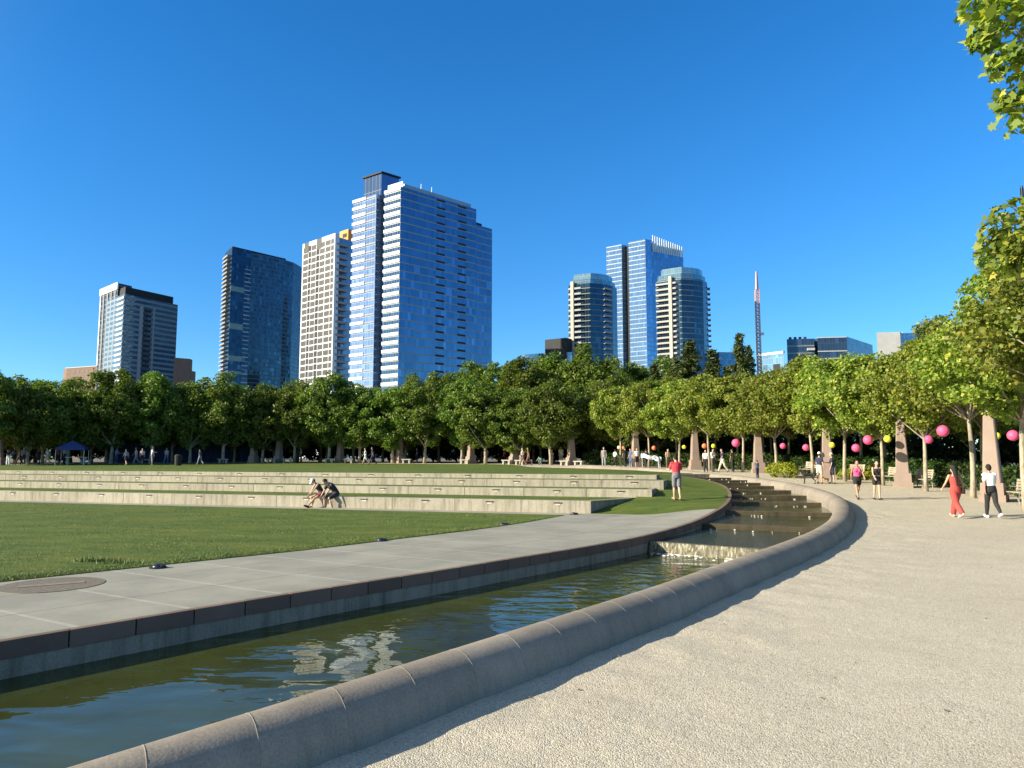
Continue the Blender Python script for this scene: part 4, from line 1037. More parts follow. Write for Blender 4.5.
while a < 52:
    x, y = pol(45.3, a)
    t = thing("hedge", "clipped dark green hedge piece behind the benches, %s piece from the right" % ORD[k], "hedge", (x, y, gz(x, y)-.03), R_(a+90), "hedge behind the right-hand benches"); link("foliage", HG, t)
    m_ = HS.mesh("stems", B_DARK); link("stems", m_, t); a += 6.0; k += 1
YS = [tree_proto(90+i, 1.25, .85, .1, 26, 46, .13, L_YEL, B_DARK, .3, .03) for i in range(2)]
for i, (px, py, D) in enumerate([(774, 474, 48.5), (784, 475, 47.5), (792, 474, 49), (847, 479, 45.5), (872, 482, 45), (859, 480, 45.5)]):
    p = at_y(px, 460, D); s_ = [.7, .85, .6, .6, .7, .5][i]
    t = thing("shrub", ["yellow-green shrub left of the others behind the couple with the dog", "largest yellow-green shrub left of the couple with the dog", "yellow-green shrub closest to the couple with the dog",
       "yellow shrub left of the woman in the pink top", "yellow shrub between the two women walking towards the camera", "small yellow shrub behind the woman in the pink top"][i], "shrub", (p[0], p[1], gz(p[0], p[1])-.03), i*1.1, "yellow shrubs along the promenade")
    t.scale = (s_, s_, s_); link("stems", YS[i % 2][0], t); link("foliage", YS[i % 2][1], t)
# the two near plane trees that reach into the frame from the right, with lobed leaves
def near_clumps(extra, seed, cr, h, th, n):
    q = random.Random(seed); C = list(extra)
    while len(C) < n+len(extra):
        x, y, z = q.uniform(-1, 1), q.uniform(-1, 1), q.uniform(-1, 1)
        if x*x+y*y+z*z > 1: continue
        C.append((x*cr+.6, y*cr, (h+th)/2+z*(h-th)/2))
    return C
TX1, TY1 = 9.3, 10.6
ex = [at_y(px, py, Y)-np.array([TX1, TY1, 0]) for px, py, Y in ((985, 40, 10.2), (1000, 15, 10.5), (1008, 62, 10.1), (1012, 100, 10.4), (980, 8, 10.9), (1030, 40, 10.8), (1035, 90, 10.9), (1022, 118, 10.3), (1045, 10, 10.2), (1000, -20, 10.4), (1030, -40, 10.9))]
pr = tree_proto(101, 9.6, 2.0, 4.2, 0, 95, .165, L_PLANE, B_PLANE, .33, .16, shape=LOBED, clumps=near_clumps(ex, 5, 1.6, 10, 6.5, 26))
tree("plane_tree", "nearest plane tree, big lobed leaves hanging into the top right corner", pr, (TX1, TY1, 0), 1, 0, "front row of trees around the park circle")
TX2, TY2 = 12.2, 14.0
ex = [at_y(px, py, Y)-np.array([TX2, TY2, 0]) for px, py, Y in ((1000, 226, 13.5), (1012, 212, 13.8), (1018, 240, 13.3), (995, 242, 13.9), (1030, 228, 13.6), (1035, 255, 13.9), (1015, 262, 13.6), (1045, 205, 14), (1005, 268, 14.1))]
pr = tree_proto(102, 7.4, 1.9, 3.6, 0, 100, .165, L_PLANE, B_PLANE, .36, .15, shape=LOBED, clumps=near_clumps(ex, 6, 1.5, 7.2, 4.6, 22))
tree("plane_tree", "second nearest plane tree, lobed leaves entering at the right edge of the photo", pr, (TX2, TY2, 0), 1, 0, "front row of trees around the park circle")
# ------------------------------------------------------------------ obelisks, benches, lanterns, tent and other park objects
def obelisk_meshes():
    p = MB(); p.box((0, 0, .12), (.94, .94, .34)); p.box((0, 0, .53), (.82, .82, .48), taper=.97); ped = p.mesh("pedestal", M_OBEL)
    s = MB(); w0, w1, z0, z1 = .325, .19, .772, 3.5; ch = .04; rows = []
    for z, w in ((z0, w0), (z1, w1), (z1+.05, w1-.05)):
        rows.append([(-w+ch, -w, z), (w-ch, -w, z), (w, -w+ch, z), (w, w-ch, z), (w-ch, w, z), (-w+ch, w, z), (-w, w-ch, z), (-w, -w+ch, z), (-w+ch, -w, z)])
    s.grid(rows); s.poly(rows[-1][:-1]); sh = s.mesh("shaft", M_OBEL)
    l = MB(); l.tube([(0, 0, 3.55), (0, 0, 3.66)], [.17, .14], 12); l.tube([(0, 0, 3.80), (0, 0, 3.86)], [.24, .05], 14); la = l.mesh("lamp_hood", M_DARKMETAL)
    g = MB(); g.ball((0, 0, 3.73), (.12, .12, .09)); gl = g.mesh("lamp_globe", plain("lamp_globe", (.7, .68, .6), .3), True)
    return ped, sh, la, gl
OBM = obelisk_meshes(); k = 0
obs = [(ring_pos(px, 42.4), 0) for px in (989, 900, 825.5, 757, 694, 635, 571, 514, 471, 400, 341, 280, 255, 1)]
for (x, y), a in obs:
    a = ang(x, y)
    t = thing("obelisk", "tapered pink granite obelisk with a small lamp on top, %s obelisk from the right" % ORD[k], "obelisk", (x, y, gz(x, y)-.02), R_(a-30), "granite obelisks around the promenade")
    for n_, m_ in zip(("pedestal", "shaft", "lamp_hood"), OBM[:3]): o = link(n_, m_, t)
    link("lamp_globe", OBM[3], o); k += 1

M_WOOD = plain("weathered_wood", (.36, .31, .23), .8, 0, .25, 3); M_BENCHM = plain("bench_metal", (.30, .29, .26), .5, .4)
def bench_meshes():
    s = MB(); [s.box((0, -.2+.1*i, .44), (1.6, .085, .035)) for i in range(5)]; se = s.mesh("seat", M_WOOD)
    b = MB(); [b.box((0, .27+.02*i, .56+.11*i), (1.6, .03, .085)) for i in range(4)]; ba = b.mesh("backrest", M_WOOD)
    f = MB(); f.tube([(0, -.24, -.02), (0, -.24, .62), (0, .22, .64)], [.025]*3, 6); f.tube([(0, .34, .95), (0, .25, .42), (0, .30, -.02)], [.025]*3, 6); f.box((0, 0, .40), (.04, .46, .05)); fr = f.mesh("end_frame", M_BENCHM)
    return se, ba, fr
BM = bench_meshes()
def bench(label, x, y, rz):
    t = thing("bench", label, "bench", (x, y, gz(x, y)), rz, "slatted benches on the promenade")
    link("seat", BM[0], t); link("backrest", BM[1], t)
    for sx in (-.7, .7): o = link("end_frame", BM[2], t); o.location = (sx, 0, 0)
    return t
blab = ["pale slatted bench at the right edge of the photo beside the nearest obelisk", "pale slatted bench right of the second obelisk from the right", "pale slatted bench just left of the second obelisk from the right",
        "pale slatted bench left of the third obelisk from the right", "pale slatted bench right of the third obelisk from the right"]
for i, (px, R) in enumerate(((1013, 42.9), (916, 43.2), (889, 43.4), (808, 43.5), (850, 43.5))):
    lo, hi = -25.0, 60.0
    for _ in range(40):
        m = (lo+hi)/2
        if side(*pol(R, m)) > px: lo = m
        else: hi = m
    x, y = pol(R, lo); bench(blab[i], x, y, R_(lo-90))
# pale stone benches under the far trees
M_SBENCH = plain("white_stone_bench", (.32, .305, .27), .7, 0, .1)
sb = MB(); sb.box((0, 0, .42), (1.05, .45, .1)); SB_S = sb.mesh("seat", M_SBENCH); sb = MB(); sb.box((0, 0, .18), (.16, .38, .37)); SB_L = sb.mesh("leg", M_SBENCH)
k = 0
for px in (88, 148, 225, 273, 289, 331, 350, 408, 466, 508, 521, 566, 580):
    lo, hi = 40.0, 150.0
    for _ in range(40):
        m = (lo+hi)/2
        if side(*pol(41.6, m)) > px: lo = m
        else: hi = m
    x, y = pol(41.4, lo); t = thing("stone_bench", "low pale stone bench along the far tree line, %s in build order from the tent rightwards" % ORD[k] if False else "low pale stone bench under the far trees behind the upper lawn", "bench", (x, y, gz(x, y)), R_(lo+90), "stone benches under the far trees")
    link("seat", SB_S, t)
    for sx in (-.34, .34): o = link("leg", SB_L, t); o.location = (sx, 0, 0)
    k += 1

# paper lanterns hanging in the trees
M_PINK = plain("pink_lantern", (.78, .09, .22), .6, 0, .08, 3, .05); M_LYEL = plain("yellow_lantern", (.72, .72, .05), .6, 0, .08, 3, .05); M_LORA = plain("orange_lantern", (.75, .2, .08), .6, 0, .08, 3, .05); M_LCRE = plain("cream_lantern", (.75, .65, .4), .6, 0, .08)
def lantern_mesh(mat):
    m_ = MB(); n = 14; rows = []
    for i in range(n*2+1):
        ph = math.pi*(.06+.88*i/(n*2)); q = 1.0 if i % 2 == 0 else .965
        rows.append([(math.sin(ph)*math.cos(t)*q, math.sin(ph)*math.sin(t)*q, -math.cos(ph)*q) for t in np.linspace(0, 2*math.pi, 21)])
    m_.grid(rows); return m_.mesh("shade", mat, True)
wm = MB(); wm.tube([(0, 0, .98), (0, 0, 1.1), (0, 0, 4.5)], [.12, .02, .02], 5); WIRE = wm.mesh("hanging_wire", M_DARKMETAL)
LM = {c: lantern_mesh(m) for c, m in (("pink", M_PINK), ("yellow", M_LYEL), ("orange", M_LORA), ("cream", M_LCRE))}
for px, py, r, D, c, lab in [(783, 446, 3, 49, "pink", "small pink lantern above the yellow shrub left of the third obelisk"), (806, 447.5, 3.4, 46, "pink", "pink lantern just left of the third obelisk from the right"),
        (832, 445, 2.9, 44, "yellow", "yellow lantern touching the right side of the third obelisk from the right"), (856, 448, 4.1, 39.5, "pink", "lower pink lantern above the woman in the pink top"),
        (868, 440, 4.7, 38, "pink", "higher pink lantern between the two women walking towards the camera"), (887.5, 439, 3.6, 38.5, "yellow", "yellow lantern left of the second obelisk from the right"),
        (928.5, 439.5, 4.2, 34.5, "pink", "smaller pink lantern beside the trunk right of the second obelisk"), (943, 431, 5.8, 31.5, "pink", "large pink lantern above the woman in red"),
        (996.5, 436, 3.8, 31.5, "yellow", "yellow lantern half hidden behind the nearest obelisk"), (1013, 435.5, 5.4, 28.5, "pink", "large pink lantern at the right edge beside a trunk"),
        (736, 443, 4.1, 50.5, "pink", "dark pink lantern left of the fourth obelisk from the right"), (704.5, 446, 2.6, 57, "orange", "orange lantern just right of the fifth obelisk from the right"),
        (713.5, 446, 2.2, 56, "yellow", "small yellow lantern beside the orange one right of the fifth obelisk"), (654, 448, 2.3, 63, "orange", "small orange lantern right of the sixth obelisk from the right"),
        (619, 447.5, 1.8, 67, "cream", "tiny cream lantern beside an orange one, left of the sixth obelisk"), (623.5, 448, 1.9, 67, "orange", "tiny orange lantern beside a cream one, left of the sixth obelisk"), (684, 447, 2.0, 60, "yellow", "small yellow lantern left of the fifth obelisk from the right")]:
    p = at_y(px, py, D); s_ = r*D/F
    t = thing("lantern", lab, "lantern", tuple(p), 0, "paper lanterns hanging in the trees"); t.scale = (s_, s_, s_); link("shade", LM[c], t); link("hanging_wire", WIRE, t)

# blue canopy tent, fabric fence, bin and light pole
M_BLUE = plain("blue_canopy", (.015, .04, .16), .7, 0, .15, 2, .1); M_TENTW = plain("white_paint_and_sunlit_edge", (.7, .7, .68), .7, 0, .05)
p = at_y(72, 462, 71); zt = gz(p[0], p[1])
t = thing("canopy_tent", "blue pop-up canopy tent with a sunlit edge painted pale at the far left", "tent", (p[0], p[1], zt), .35); t.scale = (.68, .68, .85)
m_ = MB(); W = 1.75; z1, z2 = 1.95, 2.75
for i in range(4):
    a0 = math.pi/4+i*math.pi/2; a1 = a0+math.pi/2
    P = [(W*1.414*math.cos(a0), W*1.414*math.sin(a0), z1), (W*1.414*math.cos(a1), W*1.414*math.sin(a1), z1), (0, 0, z2)]; m_.poly(P)
    m_.quad((P[0][0], P[0][1], z1-.25), (P[1][0], P[1][1], z1-.25), P[1], P[0], mi=1 if i == 1 else 0)  # sunlight on the left edge is put into this pale valance
m_.build("canopy", [M_BLUE, M_TENTW], t)
for sx in (-1, 1):
    for sy in (-1, 1):
        m_ = MB(); m_.tube([(sx*W*.98, sy*W*.98, 0), (sx*W*.98, sy*W*.98, z1)], [.035, .035], 6); m_.build("leg", M_TENTW, t)
p = at_y(76, 462, 72.2); t = thing("folding_table", "small white folding table under the blue canopy tent", "table", (p[0], p[1], gz(p[0], p[1])), .3)
m_ = MB(); m_.box((0, 0, .74), (1.8, .7, .05)); m_.build("tabletop", M_TENTW, t)
for sx in (-.7, .7): m_ = MB(); m_.box((sx, 0, .36), (.05, .6, .72)); m_.build("leg", M_TENTW, t)
M_NAVY = plain("navy_fabric", (.015, .03, .085), .85, 0, .2, 1.5, .2)
pa, pb = at_y(108, 462, 80), at_y(255, 462, 86)
t = thing("fabric_fence", "dark blue fabric fence in the shade under the far left trees", "fence", (0, 0, 0)); n = 8
for i in range(n):
    a_ = lerp(pa[:2], pb[:2], i/n); b_ = lerp(pa[:2], pb[:2], (i+1)/n); z0 = gz(*a_)
    m_ = MB(); rows = [[(*(lerp(a_, b_, q)+np.array([0, .06*math.sin(q*12)])), z0+z) for q in np.linspace(.01, .99, 9)] for z in (.1, 1.2, 2.1)]; m_.grid(rows); m_.build("fabric_panel", M_NAVY, t)
    m_ = MB(); m_.tube([(*a_, z0-.1), (*a_, z0+2.2)], [.04, .04], 6); m_.build("post", M_DARKMETAL, t)
p = at_y(178, 464, 68); t = thing("litter_bin", "dark round litter bin at the far lawn edge", "bin", (p[0], p[1], gz(p[0], p[1])))
m_ = MB(); m_.tube([(0, 0, 0), (0, 0, .95)], [.3, .33], 14); m_.build("body", M_DARKMETAL, t); m_ = MB(); m_.tube([(0, 0, .96), (0, 0, 1.08)], [.35, .2], 14); m_.build("lid", M_DARKP, t)
p = at_y(1021.5, 186, 24); t = thing("light_pole", "slim dark light pole whose top shows at the right edge above the leaves", "street lamp", (p[0], p[1], gz(p[0], p[1])))
m_ = MB(); m_.tube([(0, 0, -.1), (0, 0, p[2]-gz(p[0], p[1]))], [.06, .04], 8); m_.build("pole", M_DARKMETAL, t); m_ = MB(); m_.box((-.0, 0, p[2]-gz(p[0], p[1])-.35), (.1, .1, .6)); m_.build("lamp_head", M_DARKMETAL, t, bevel=.03)

# ------------------------------------------------------------------ people
SKIN = [plain("skin_light", (.52, .33, .235), .55, 0, .06, 20, .03), plain("skin_tan", (.36, .21, .14), .55, 0, .06, 20, .03)]
HAIRM = {"black": plain("black_hair", (.010, .009, .008), .85, 0, .2, 30), "brown": plain("brown_hair", (.05, .028, .016), .5, 0, .2, 30), "fair": plain("fair_hair", (.22, .14, .07), .5, 0, .2, 30)}
M_EYE = plain("eye_dark", (.02, .015, .012), .3); M_LIP = plain("lips", (.30, .12, .10), .5)
def cloth(c): return plain("cloth_%02d_%02d_%02d" % tuple(int(x*99) for x in c), c, .85, 0, .12, 9, .25, .01)
def remesh(m_, mat, vox, name, smooth=4):
    me = m_.mesh("tmp", mat); o = bpy.data.objects.new("tmp", me); COL.objects.link(o)
    md = o.modifiers.new("r", 'REMESH'); md.mode = 'VOXEL'; md.voxel_size = vox; md.use_smooth_shade = True
    if smooth: ms = o.modifiers.new("s", 'SMOOTH'); ms.iterations = smooth; ms.factor = .5
    dg = bpy.context.evaluated_depsgraph_get(); out = bpy.data.meshes.new_from_object(o.evaluated_get(dg)); out.name = name
    bpy.data.objects.remove(o); bpy.data.meshes.remove(me)
    out.materials.clear(); out.materials.append(mat); return out
def loft(m_, secs, seg=14, mi=0):
    """secs: list of (centre Vector, right Vector, forward Vector, rx, ry)"""
    n0 = len(m_.v)
    for c, rt, fw, rx, ry in secs:
        for k in range(seg):
            t = 2*math.pi*k/seg; m_.v.append(tuple(c+rt*(rx*math.cos(t))+fw*(ry*math.sin(t))))
    for i in range(len(secs)-1):
        for k in range(seg):
            a = n0+i*seg; k2 = (k+1) % seg; m_.f.append((a+k, a+k2, a+seg+k2, a+seg+k)); m_.mi.append(mi); m_.uv.append([(0, 0)]*4)
    m_.f.append(tuple(n0+k for k in range(seg-1, -1, -1))); m_.mi.append(mi); m_.uv.append([(0, 0)]*seg)
    b = n0+(len(secs)-1)*seg; m_.f.append(tuple(b+k for k in range(seg))); m_.mi.append(mi); m_.uv.append([(0, 0)]*seg)
def capsule(m_, pts, rad, seg=10):
    pts = [Vector(p) for p in pts]; m_.tube(pts, rad, seg)
    m_.ball(tuple(pts[0]), rad[0]*.99, 10, 6); m_.ball(tuple(pts[-1]), rad[-1]*.99, 10, 6)
def skeleton(ps):
    """local frame: faces +Y, right is +X, z up.  ps: pose values in degrees"""
    J = {}; lean = R_(ps.get("lean", 2)); hz = ps.get("hip", .93); X = Vector((1, 0, 0))
    hip = Vector((0, 0, hz)); up = Vector((0, math.sin(lean), math.cos(lean))); fw = Vector((0, math.cos(lean), -math.sin(lean)))
    J["hip"] = hip; J["up"] = up; J["fw"] = fw
    cur = R_(ps.get("curl", 0)); up2 = Vector((0, math.sin(lean+cur), math.cos(lean+cur))); fw2 = Vector((0, math.cos(lean+cur), -math.sin(lean+cur)))
    J["waist"] = hip+up*.17; J["chest"] = J["waist"]+up2*.21; J["shoulder"] = J["chest"]+up2*.13; J["up2"] = up2; J["fw2"] = fw2
    hl = lean+cur+R_(ps.get("head", 0)); hu = Vector((0, math.sin(hl), math.cos(hl))); hf = Vector((0, math.cos(hl), -math.sin(hl)))
    J["neck"] = J["shoulder"]+up2*.045; J["headc"] = J["neck"]+hu*.165+hf*.015; J["hu"] = hu; J["hf"] = hf
    for s, sx in (("r", 1), ("l", -1)):
        h = hip+Vector((sx*.092, 0, -.02)); th, kb, ab = (R_(ps.get(k+s, d)) for k, d in (("th", 0), ("kn", 4), ("sp", 2)))
        d1 = Vector((sx*math.sin(ab), math.sin(th)*math.cos(ab), -math.cos(th)*math.cos(ab))); k_ = h+d1*.43
        t2 = th-kb; d2 = Vector((sx*math.sin(ab)*.5, math.sin(t2), -math.cos(t2))); a = k_+d2.normalized()*.42
        ft = R_(ps.get("ft"+s, 0)); fd = Vector((sx*.12, math.cos(ft), math.sin(ft)))
        J["hip"+s], J["knee"+s], J["ank"+s], J["toe"+s], J["heel"+s] = h, k_, a, a+fd*.17+Vector((0, 0, -.045)), a-fd*.05+Vector((0, 0, -.045))
        sh = J["shoulder"]+X*(sx*.175)-up2*.01; sw, eb, ab2 = (R_(ps.get(k+s, d)) for k, d in (("sh", 0), ("el", 12), ("ab", 9)))
        d1 = Vector((sx*math.sin(ab2), math.sin(sw)*math.cos(ab2), -math.cos(sw)*math.cos(ab2))); e = sh+d1*.28
        t2 = sw+eb; ai = ab2*.2; d2 = Vector((sx*math.sin(ai), math.sin(t2)*math.cos(ai), -math.cos(t2)*math.cos(ai))); w_ = e+d2*.25
        J["sh"+s], J["elb"+s], J["wr"+s], J["hd"+s] = sh, e, w_, d2
    return J
def person_meshes(ps, female=False, vox=.011, fingers=True, hairlen=0.0, top="tee", bottom="shorts", skirt=False):
    J = skeleton(ps); X = Vector((1, 0, 0)); f = .9 if female else 1.0
    def torso(m_, g, z0=0, z1=1, neckline=True):
        hw = (.165 if female else .158)+g; secs = [(J["hip"]-J["up"]*.07, X, J["fw"], hw*.8, .1+g), (J["hip"], X, J["fw"], hw, .115+g), (J["waist"]-J["up"]*.05, X, J["fw"], (.135 if female else .148)+g, .105+g), (J["waist"], X, J["fw2"], (.128 if female else .145)+g, .1+g),
               (J["chest"], X, J["fw2"], (.152 if female else .172)*1+g, .115+g), (J["shoulder"]-J["up2"]*.03, X, J["fw2"], .165*f+g, .09+g), (J["shoulder"]+J["up2"]*.03, X, J["fw2"], .09+g*.5, .065+g*.5)]
        loft(m_, secs[z0:len(secs) if z1 == 1 else z1])
    B = MB(); torso(B, 0)
    if female: [B.ball(tuple(J["chest"]+X*sx*.07+J["fw2"]*.085), .06, 10, 8) for sx in (-1, 1)]
    capsule(B, [J["shoulder"], J["neck"]+J["hu"]*.05], [.055*f, .05*f])
    hc = J["headc"]; hu, hf = J["hu"], J["hf"]
    loft(B, [(hc+hu*(.118*math.sin(a))+hf*(.006-.012*math.sin(a)), X, hf, .078*math.cos(a)*(1 if a > -.3 else .93), .096*math.cos(a)) for a in np.linspace(-1.35, 1.45, 11)], 16)
    B.ball(tuple(hc-hu*.075+hf*.035), (.048, .052, .042), 12, 8)
    capsule(B, [hc+hf*.09+hu*.012, hc+hf*.105-hu*.022], [.010, .016], 8)
    for sx in (-1, 1): B.ball(tuple(hc+X*sx*.078-hu*.005), (.012, .02, .03), 8, 6)
    for s, sx in (("r", 1), ("l", -1)):
        capsule(B, [J["hip"+s], J["hip"+s]*.6+J["knee"+s]*.4, J["knee"+s]], [.088*(1.04 if female else 1), .078, .054])
        k_, a_ = J["knee"+s], J["ank"+s]; back = (a_-k_).cross(X).normalized()*.012
        capsule(B, [k_, k_*.68+a_*.32+back, k_*.25+a_*.75, a_], [.053, .056, .04, .035])
        capsule(B, [J["heel"+s], J["ank"+s]-Vector((0, 0, .03)), J["toe"+s]], [.036, .04, .03])
        capsule(B, [J["sh"+s], J["sh"+s]*.5+J["elb"+s]*.5, J["elb"+s]], [.053*f, .046*f, .038*f]); capsule(B, [J["elb"+s], J["elb"+s]*.7+J["wr"+s]*.3, J["wr"+s]], [.037*f, .038*f, .025*f])
        w_, d = J["wr"+s], J["hd"+s]; fw = d.cross(X); fw = -fw if fw.y < 0 else fw
        side_ = Vector((sx, 0, 0)); pf = fw.normalized()
        loft(B, [(w_, pf, side_, .026, .017), (w_+d*.04, pf, side_, .036, .017), (w_+d*.085, pf, side_, .037, .015)], 10)
        if fingers:
            for q, (o, L) in enumerate(((.029, .068), (.010, .078), (-.010, .073), (-.028, .056))):
                b0 = w_+d*.07+pf*o; inn = -side_
                m1 = b0+d*L*.6+inn*.008; m2 = m1+d*L*.38+inn*.022; m2b = m2+d*L*.1+inn*.02
                B.tube([b0, m1, m2, m2b], [.0095, .009, .008, .006], 8)
            t0 = w_+d*.03+pf*.02; B.tube([t0, t0+d*.03+pf*.03-side_*.006, t0+d*.065+pf*.038-side_*.014], [.012, .011, .008], 8)
        else: capsule(B, [w_+d*.07, w_+d*.14-side_*.015], [.03, .018])
    out = {"body": B, "J": J}
    # clothing
    T = MB()
    if top in ("tee", "tank", "crop"):
        torso(T, .016, 3 if top == "crop" else 1, 7 if top == "tee" else 6)
        if female: [T.ball(tuple(J["chest"]+X*sx*.07+J["fw2"]*.085), .075, 10, 8) for sx in (-1, 1)]
        for s, sx in (("r", 1), ("l", -1)):
            if top == "tee": capsule(T, [J["shoulder"]+X*sx*.06-J["up2"]*.02, J["sh"+s]-J["up2"]*.012], [.062, .069]); capsule(T, [J["sh"+s]+Vector((-sx*.04, 0, .0)), J["sh"+s]*.35+J["elb"+s]*.65], [.07*f, .066*f])
            else: capsule(T, [J["chest"]+X*sx*.09, J["shoulder"]+X*sx*.085+J["up2"]*.02], [.05, .035])
    out["top"] = T
    L = MB(); secs = [(J["hip"]-J["up"]*.09, X, J["fw"], .15, .118), (J["hip"], X, J["fw"], .186, .135), (J["waist"]-J["up"]*.04, X, J["fw"], .162, .126)]
    loft(L, secs)
    for s, sx in (("r", 1), ("l", -1)):
        h, k_, a_ = J["hip"+s], J["knee"+s], J["ank"+s]
        if bottom == "shorts": capsule(L, [h, h*.12+k_*.88], [.105, .085])
        elif bottom == "short_shorts": capsule(L, [h, h*.55+k_*.45], [.104, .097])
        elif bottom == "leggings": capsule(L, [h, h*.5+k_*.5, k_], [.104, .094, .074]); capsule(L, [k_, k_*.65+a_*.35, a_*.93+k_*.07], [.074, .072, .05])
        elif bottom == "trousers": capsule(L, [h, h*.5+k_*.5, k_], [.106, .094, .078]); capsule(L, [k_, k_*.5+a_*.5, a_*.97+k_*.03], [.078, .07, .062])
        elif bottom == "wide": capsule(L, [h, h*.5+k_*.5, k_], [.116, .112, .104]); capsule(L, [k_, k_*.5+a_*.5, a_*.93+k_*.07], [.104, .1, .088])
    out["bottom"] = L
    for s in "rl":
        S = MB(); capsule(S, [J["heel"+s]+Vector((0, 0, .004)), J["ank"+s]*.5+J["toe"+s]*.5-Vector((0, 0, .012)), J["toe"+s]], [.047, .05, .038]); out["shoe"+s] = S
    H = MB(); loft(H, [(hc+hu*(.125*math.sin(a)+.008)-hf*(.016), X, hf, .088*math.cos(a), .098*math.cos(a)) for a in np.linspace(-.15, 1.45, 8)], 16)
    H.ball(tuple(hc-hf*.045-hu*.02), (.078, .062, .085), 12, 8)
    if hairlen:
        bk = J["up2"]; capsule(H, [hc-hf*.07, J["neck"]-J["fw2"]*.085, J["chest"]-J["fw2"]*.135+bk*.13-bk*hairlen], [.075, .072, .03])
    out["hair"] = H; return out
def person(label, foot, hgt, yaw, ps, skin=0, hair="black", topc=(.1, .1, .1), botc=(.05, .05, .05), shoec=(.05, .05, .05), cap=None, vox=.012, group=None, bare_feet=False, zfoot=None, **kw):
    if "hip" not in ps:                                             # stand on the lower foot
        J = skeleton(dict(ps, hip=.93)); lowest = min(min(J["toe"+s].z, J["heel"+s].z) for s in "rl"); ps = dict(ps, hip=.93-lowest+.045)
    m = person_meshes(ps, vox=vox, fingers=vox < .02, **kw); x, y = foot; z = gz(x, y) if zfoot is None else zfoot
    t = thing("person", label, "person", (x, y, z), R_(yaw), group); s_ = hgt/1.74; t.scale = (s_,)*3
    b = remesh(m["body"], SKIN[skin], vox, "body", 2); J = m["J"]
    E = MB(); [E.ball(tuple(J["headc"]+Vector((sx*.031, 0, 0))+J["hf"]*.083+J["hu"]*.012), (.012, .008, .008), 8, 6) for sx in (-1, 1)]
    E.ball(tuple(J["headc"]+J["hf"]*.082-J["hu"]*.055), (.024, .01, .008), 8, 6, mi=1)
    em = E.mesh("e", [M_EYE, M_LIP], True); bm = bmesh.new(); bm.from_mesh(b); n0 = len(bm.faces); bm.from_mesh(em)
    bm.faces.ensure_lookup_table()
    for f in list(bm.faces)[n0:]: f.material_index += 1
    bm.to_mesh(b); bm.free(); b.materials.append(M_EYE); b.materials.append(M_LIP); bpy.data.meshes.remove(em)
    link("body", b, t)
    tn = {"tee": "shirt", "tank": "tank_top", "crop": "crop_top"}[kw.get("top", "tee")]
    bn = {"shorts": "shorts", "short_shorts": "shorts", "leggings": "leggings", "trousers": "trousers", "wide": "trousers"}[kw.get("bottom", "shorts")]
    v2 = max(vox, .012)
    link(tn, remesh(m["top"], cloth(topc), v2, tn, 3), t); link(bn, remesh(m["bottom"], cloth(botc), v2, bn, 3), t)
    if not bare_feet:
        for s in "rl": link("shoe", remesh(m["shoe"+s], cloth(shoec), v2, "shoe", 2), t)
    if hair: link("hair", remesh(m["hair"], HAIRM[hair], v2, "hair", 2), t)
    if cap:
        C_ = MB(); hc, hu, hf = J["headc"], J["hu"], J["hf"]; X = Vector((1, 0, 0))
        loft(C_, [(hc+hu*(.13*math.sin(a)+.018)-hf*.006, X, hf, .099*math.cos(a), .112*math.cos(a)) for a in np.linspace(.12, 1.45, 8)], 18)
        loft(C_, [(hc+hu*.035+hf*.06, X, hu, .085, .012), (hc+hu*.03+hf*.13, X, hu, .08, .01), (hc+hu*.02+hf*.19, X, hu, .05, .008)], 12)
        link("cap", C_.mesh("cap", cloth(cap), True), t)
    return t
def foot_at(px, py, D): p = at_y(px, py, D); return (p[0], p[1])
WALK_A = dict(thr=24, knr=6, thl=-16, knl=26, ftl=-28, ftr=8, shr=-20, elr=14, shl=22, ell=20, lean=4, spr=-1, spl=-1)
WALK_B = dict(thl=22, knl=5, thr=-14, knr=30, ftr=-30, ftl=8, shl=-18, ell=14, shr=20, elr=22, lean=4, spr=-1.5, spl=-1.5)
STAND = dict(thr=3, knr=4, thl=-2, knl=3, shr=4, shl=2, elr=18, ell=14)
SWAY = dict(thr=8, knr=10, thl=-4, knl=2, shr=25, elr=70, shl=5, ell=12, abr=14)
x, y = foot_at(677, 499.5, 29.8)
person("man in a red T-shirt and grey shorts walking away across the grass beside the cascade", (x, y), 1.75, 6, dict(WALK_B, shl=18, ell=75, shr=24, elr=72, abl=16, abr=16, head=14, thr=-6, knr=14, ftr=-8, thl=10), 0, "black", (.62, .045, .06), (.17, .17, .19), (.3, .2, .12), zfoot=slope_z(*ts(x, y)), top="tee", bottom="shorts")
x, y = foot_at(957, 518, 24.0)
t = person("woman in a red jumpsuit with long black hair and dark cap walking away at right", (x, y), 1.64, 4, dict(WALK_A, abr=12, abl=14), 0, "black", (.44, .06, .05), (.44, .06, .05), (.55, .5, .42), cap=(.02, .02, .025), female=True, hairlen=.34, top="tank", bottom="wide")
bg_ = thing("handbag", "small dark shoulder bag at the right hip of the woman in red", "bag", (x+.21, y+.0, gz(x, y)+.86), .1)
m_ = MB(); m_.box((0, 0, 0), (.09, .24, .2), 0, taper=.85); m_.build("bag_body", cloth((.03, .02, .02)), bg_, bevel=.015)
m_ = MB(); m_.tube([(0, -.1, .09), (-.03, -.07, .32), (-.06, -.02, .5), (-.05, .05, .34), (0, .1, .09)], [.012]*5, 6); m_.build("strap", cloth((.03, .02, .02)), bg_)
x, y = foot_at(992.5, 519, 23.8)
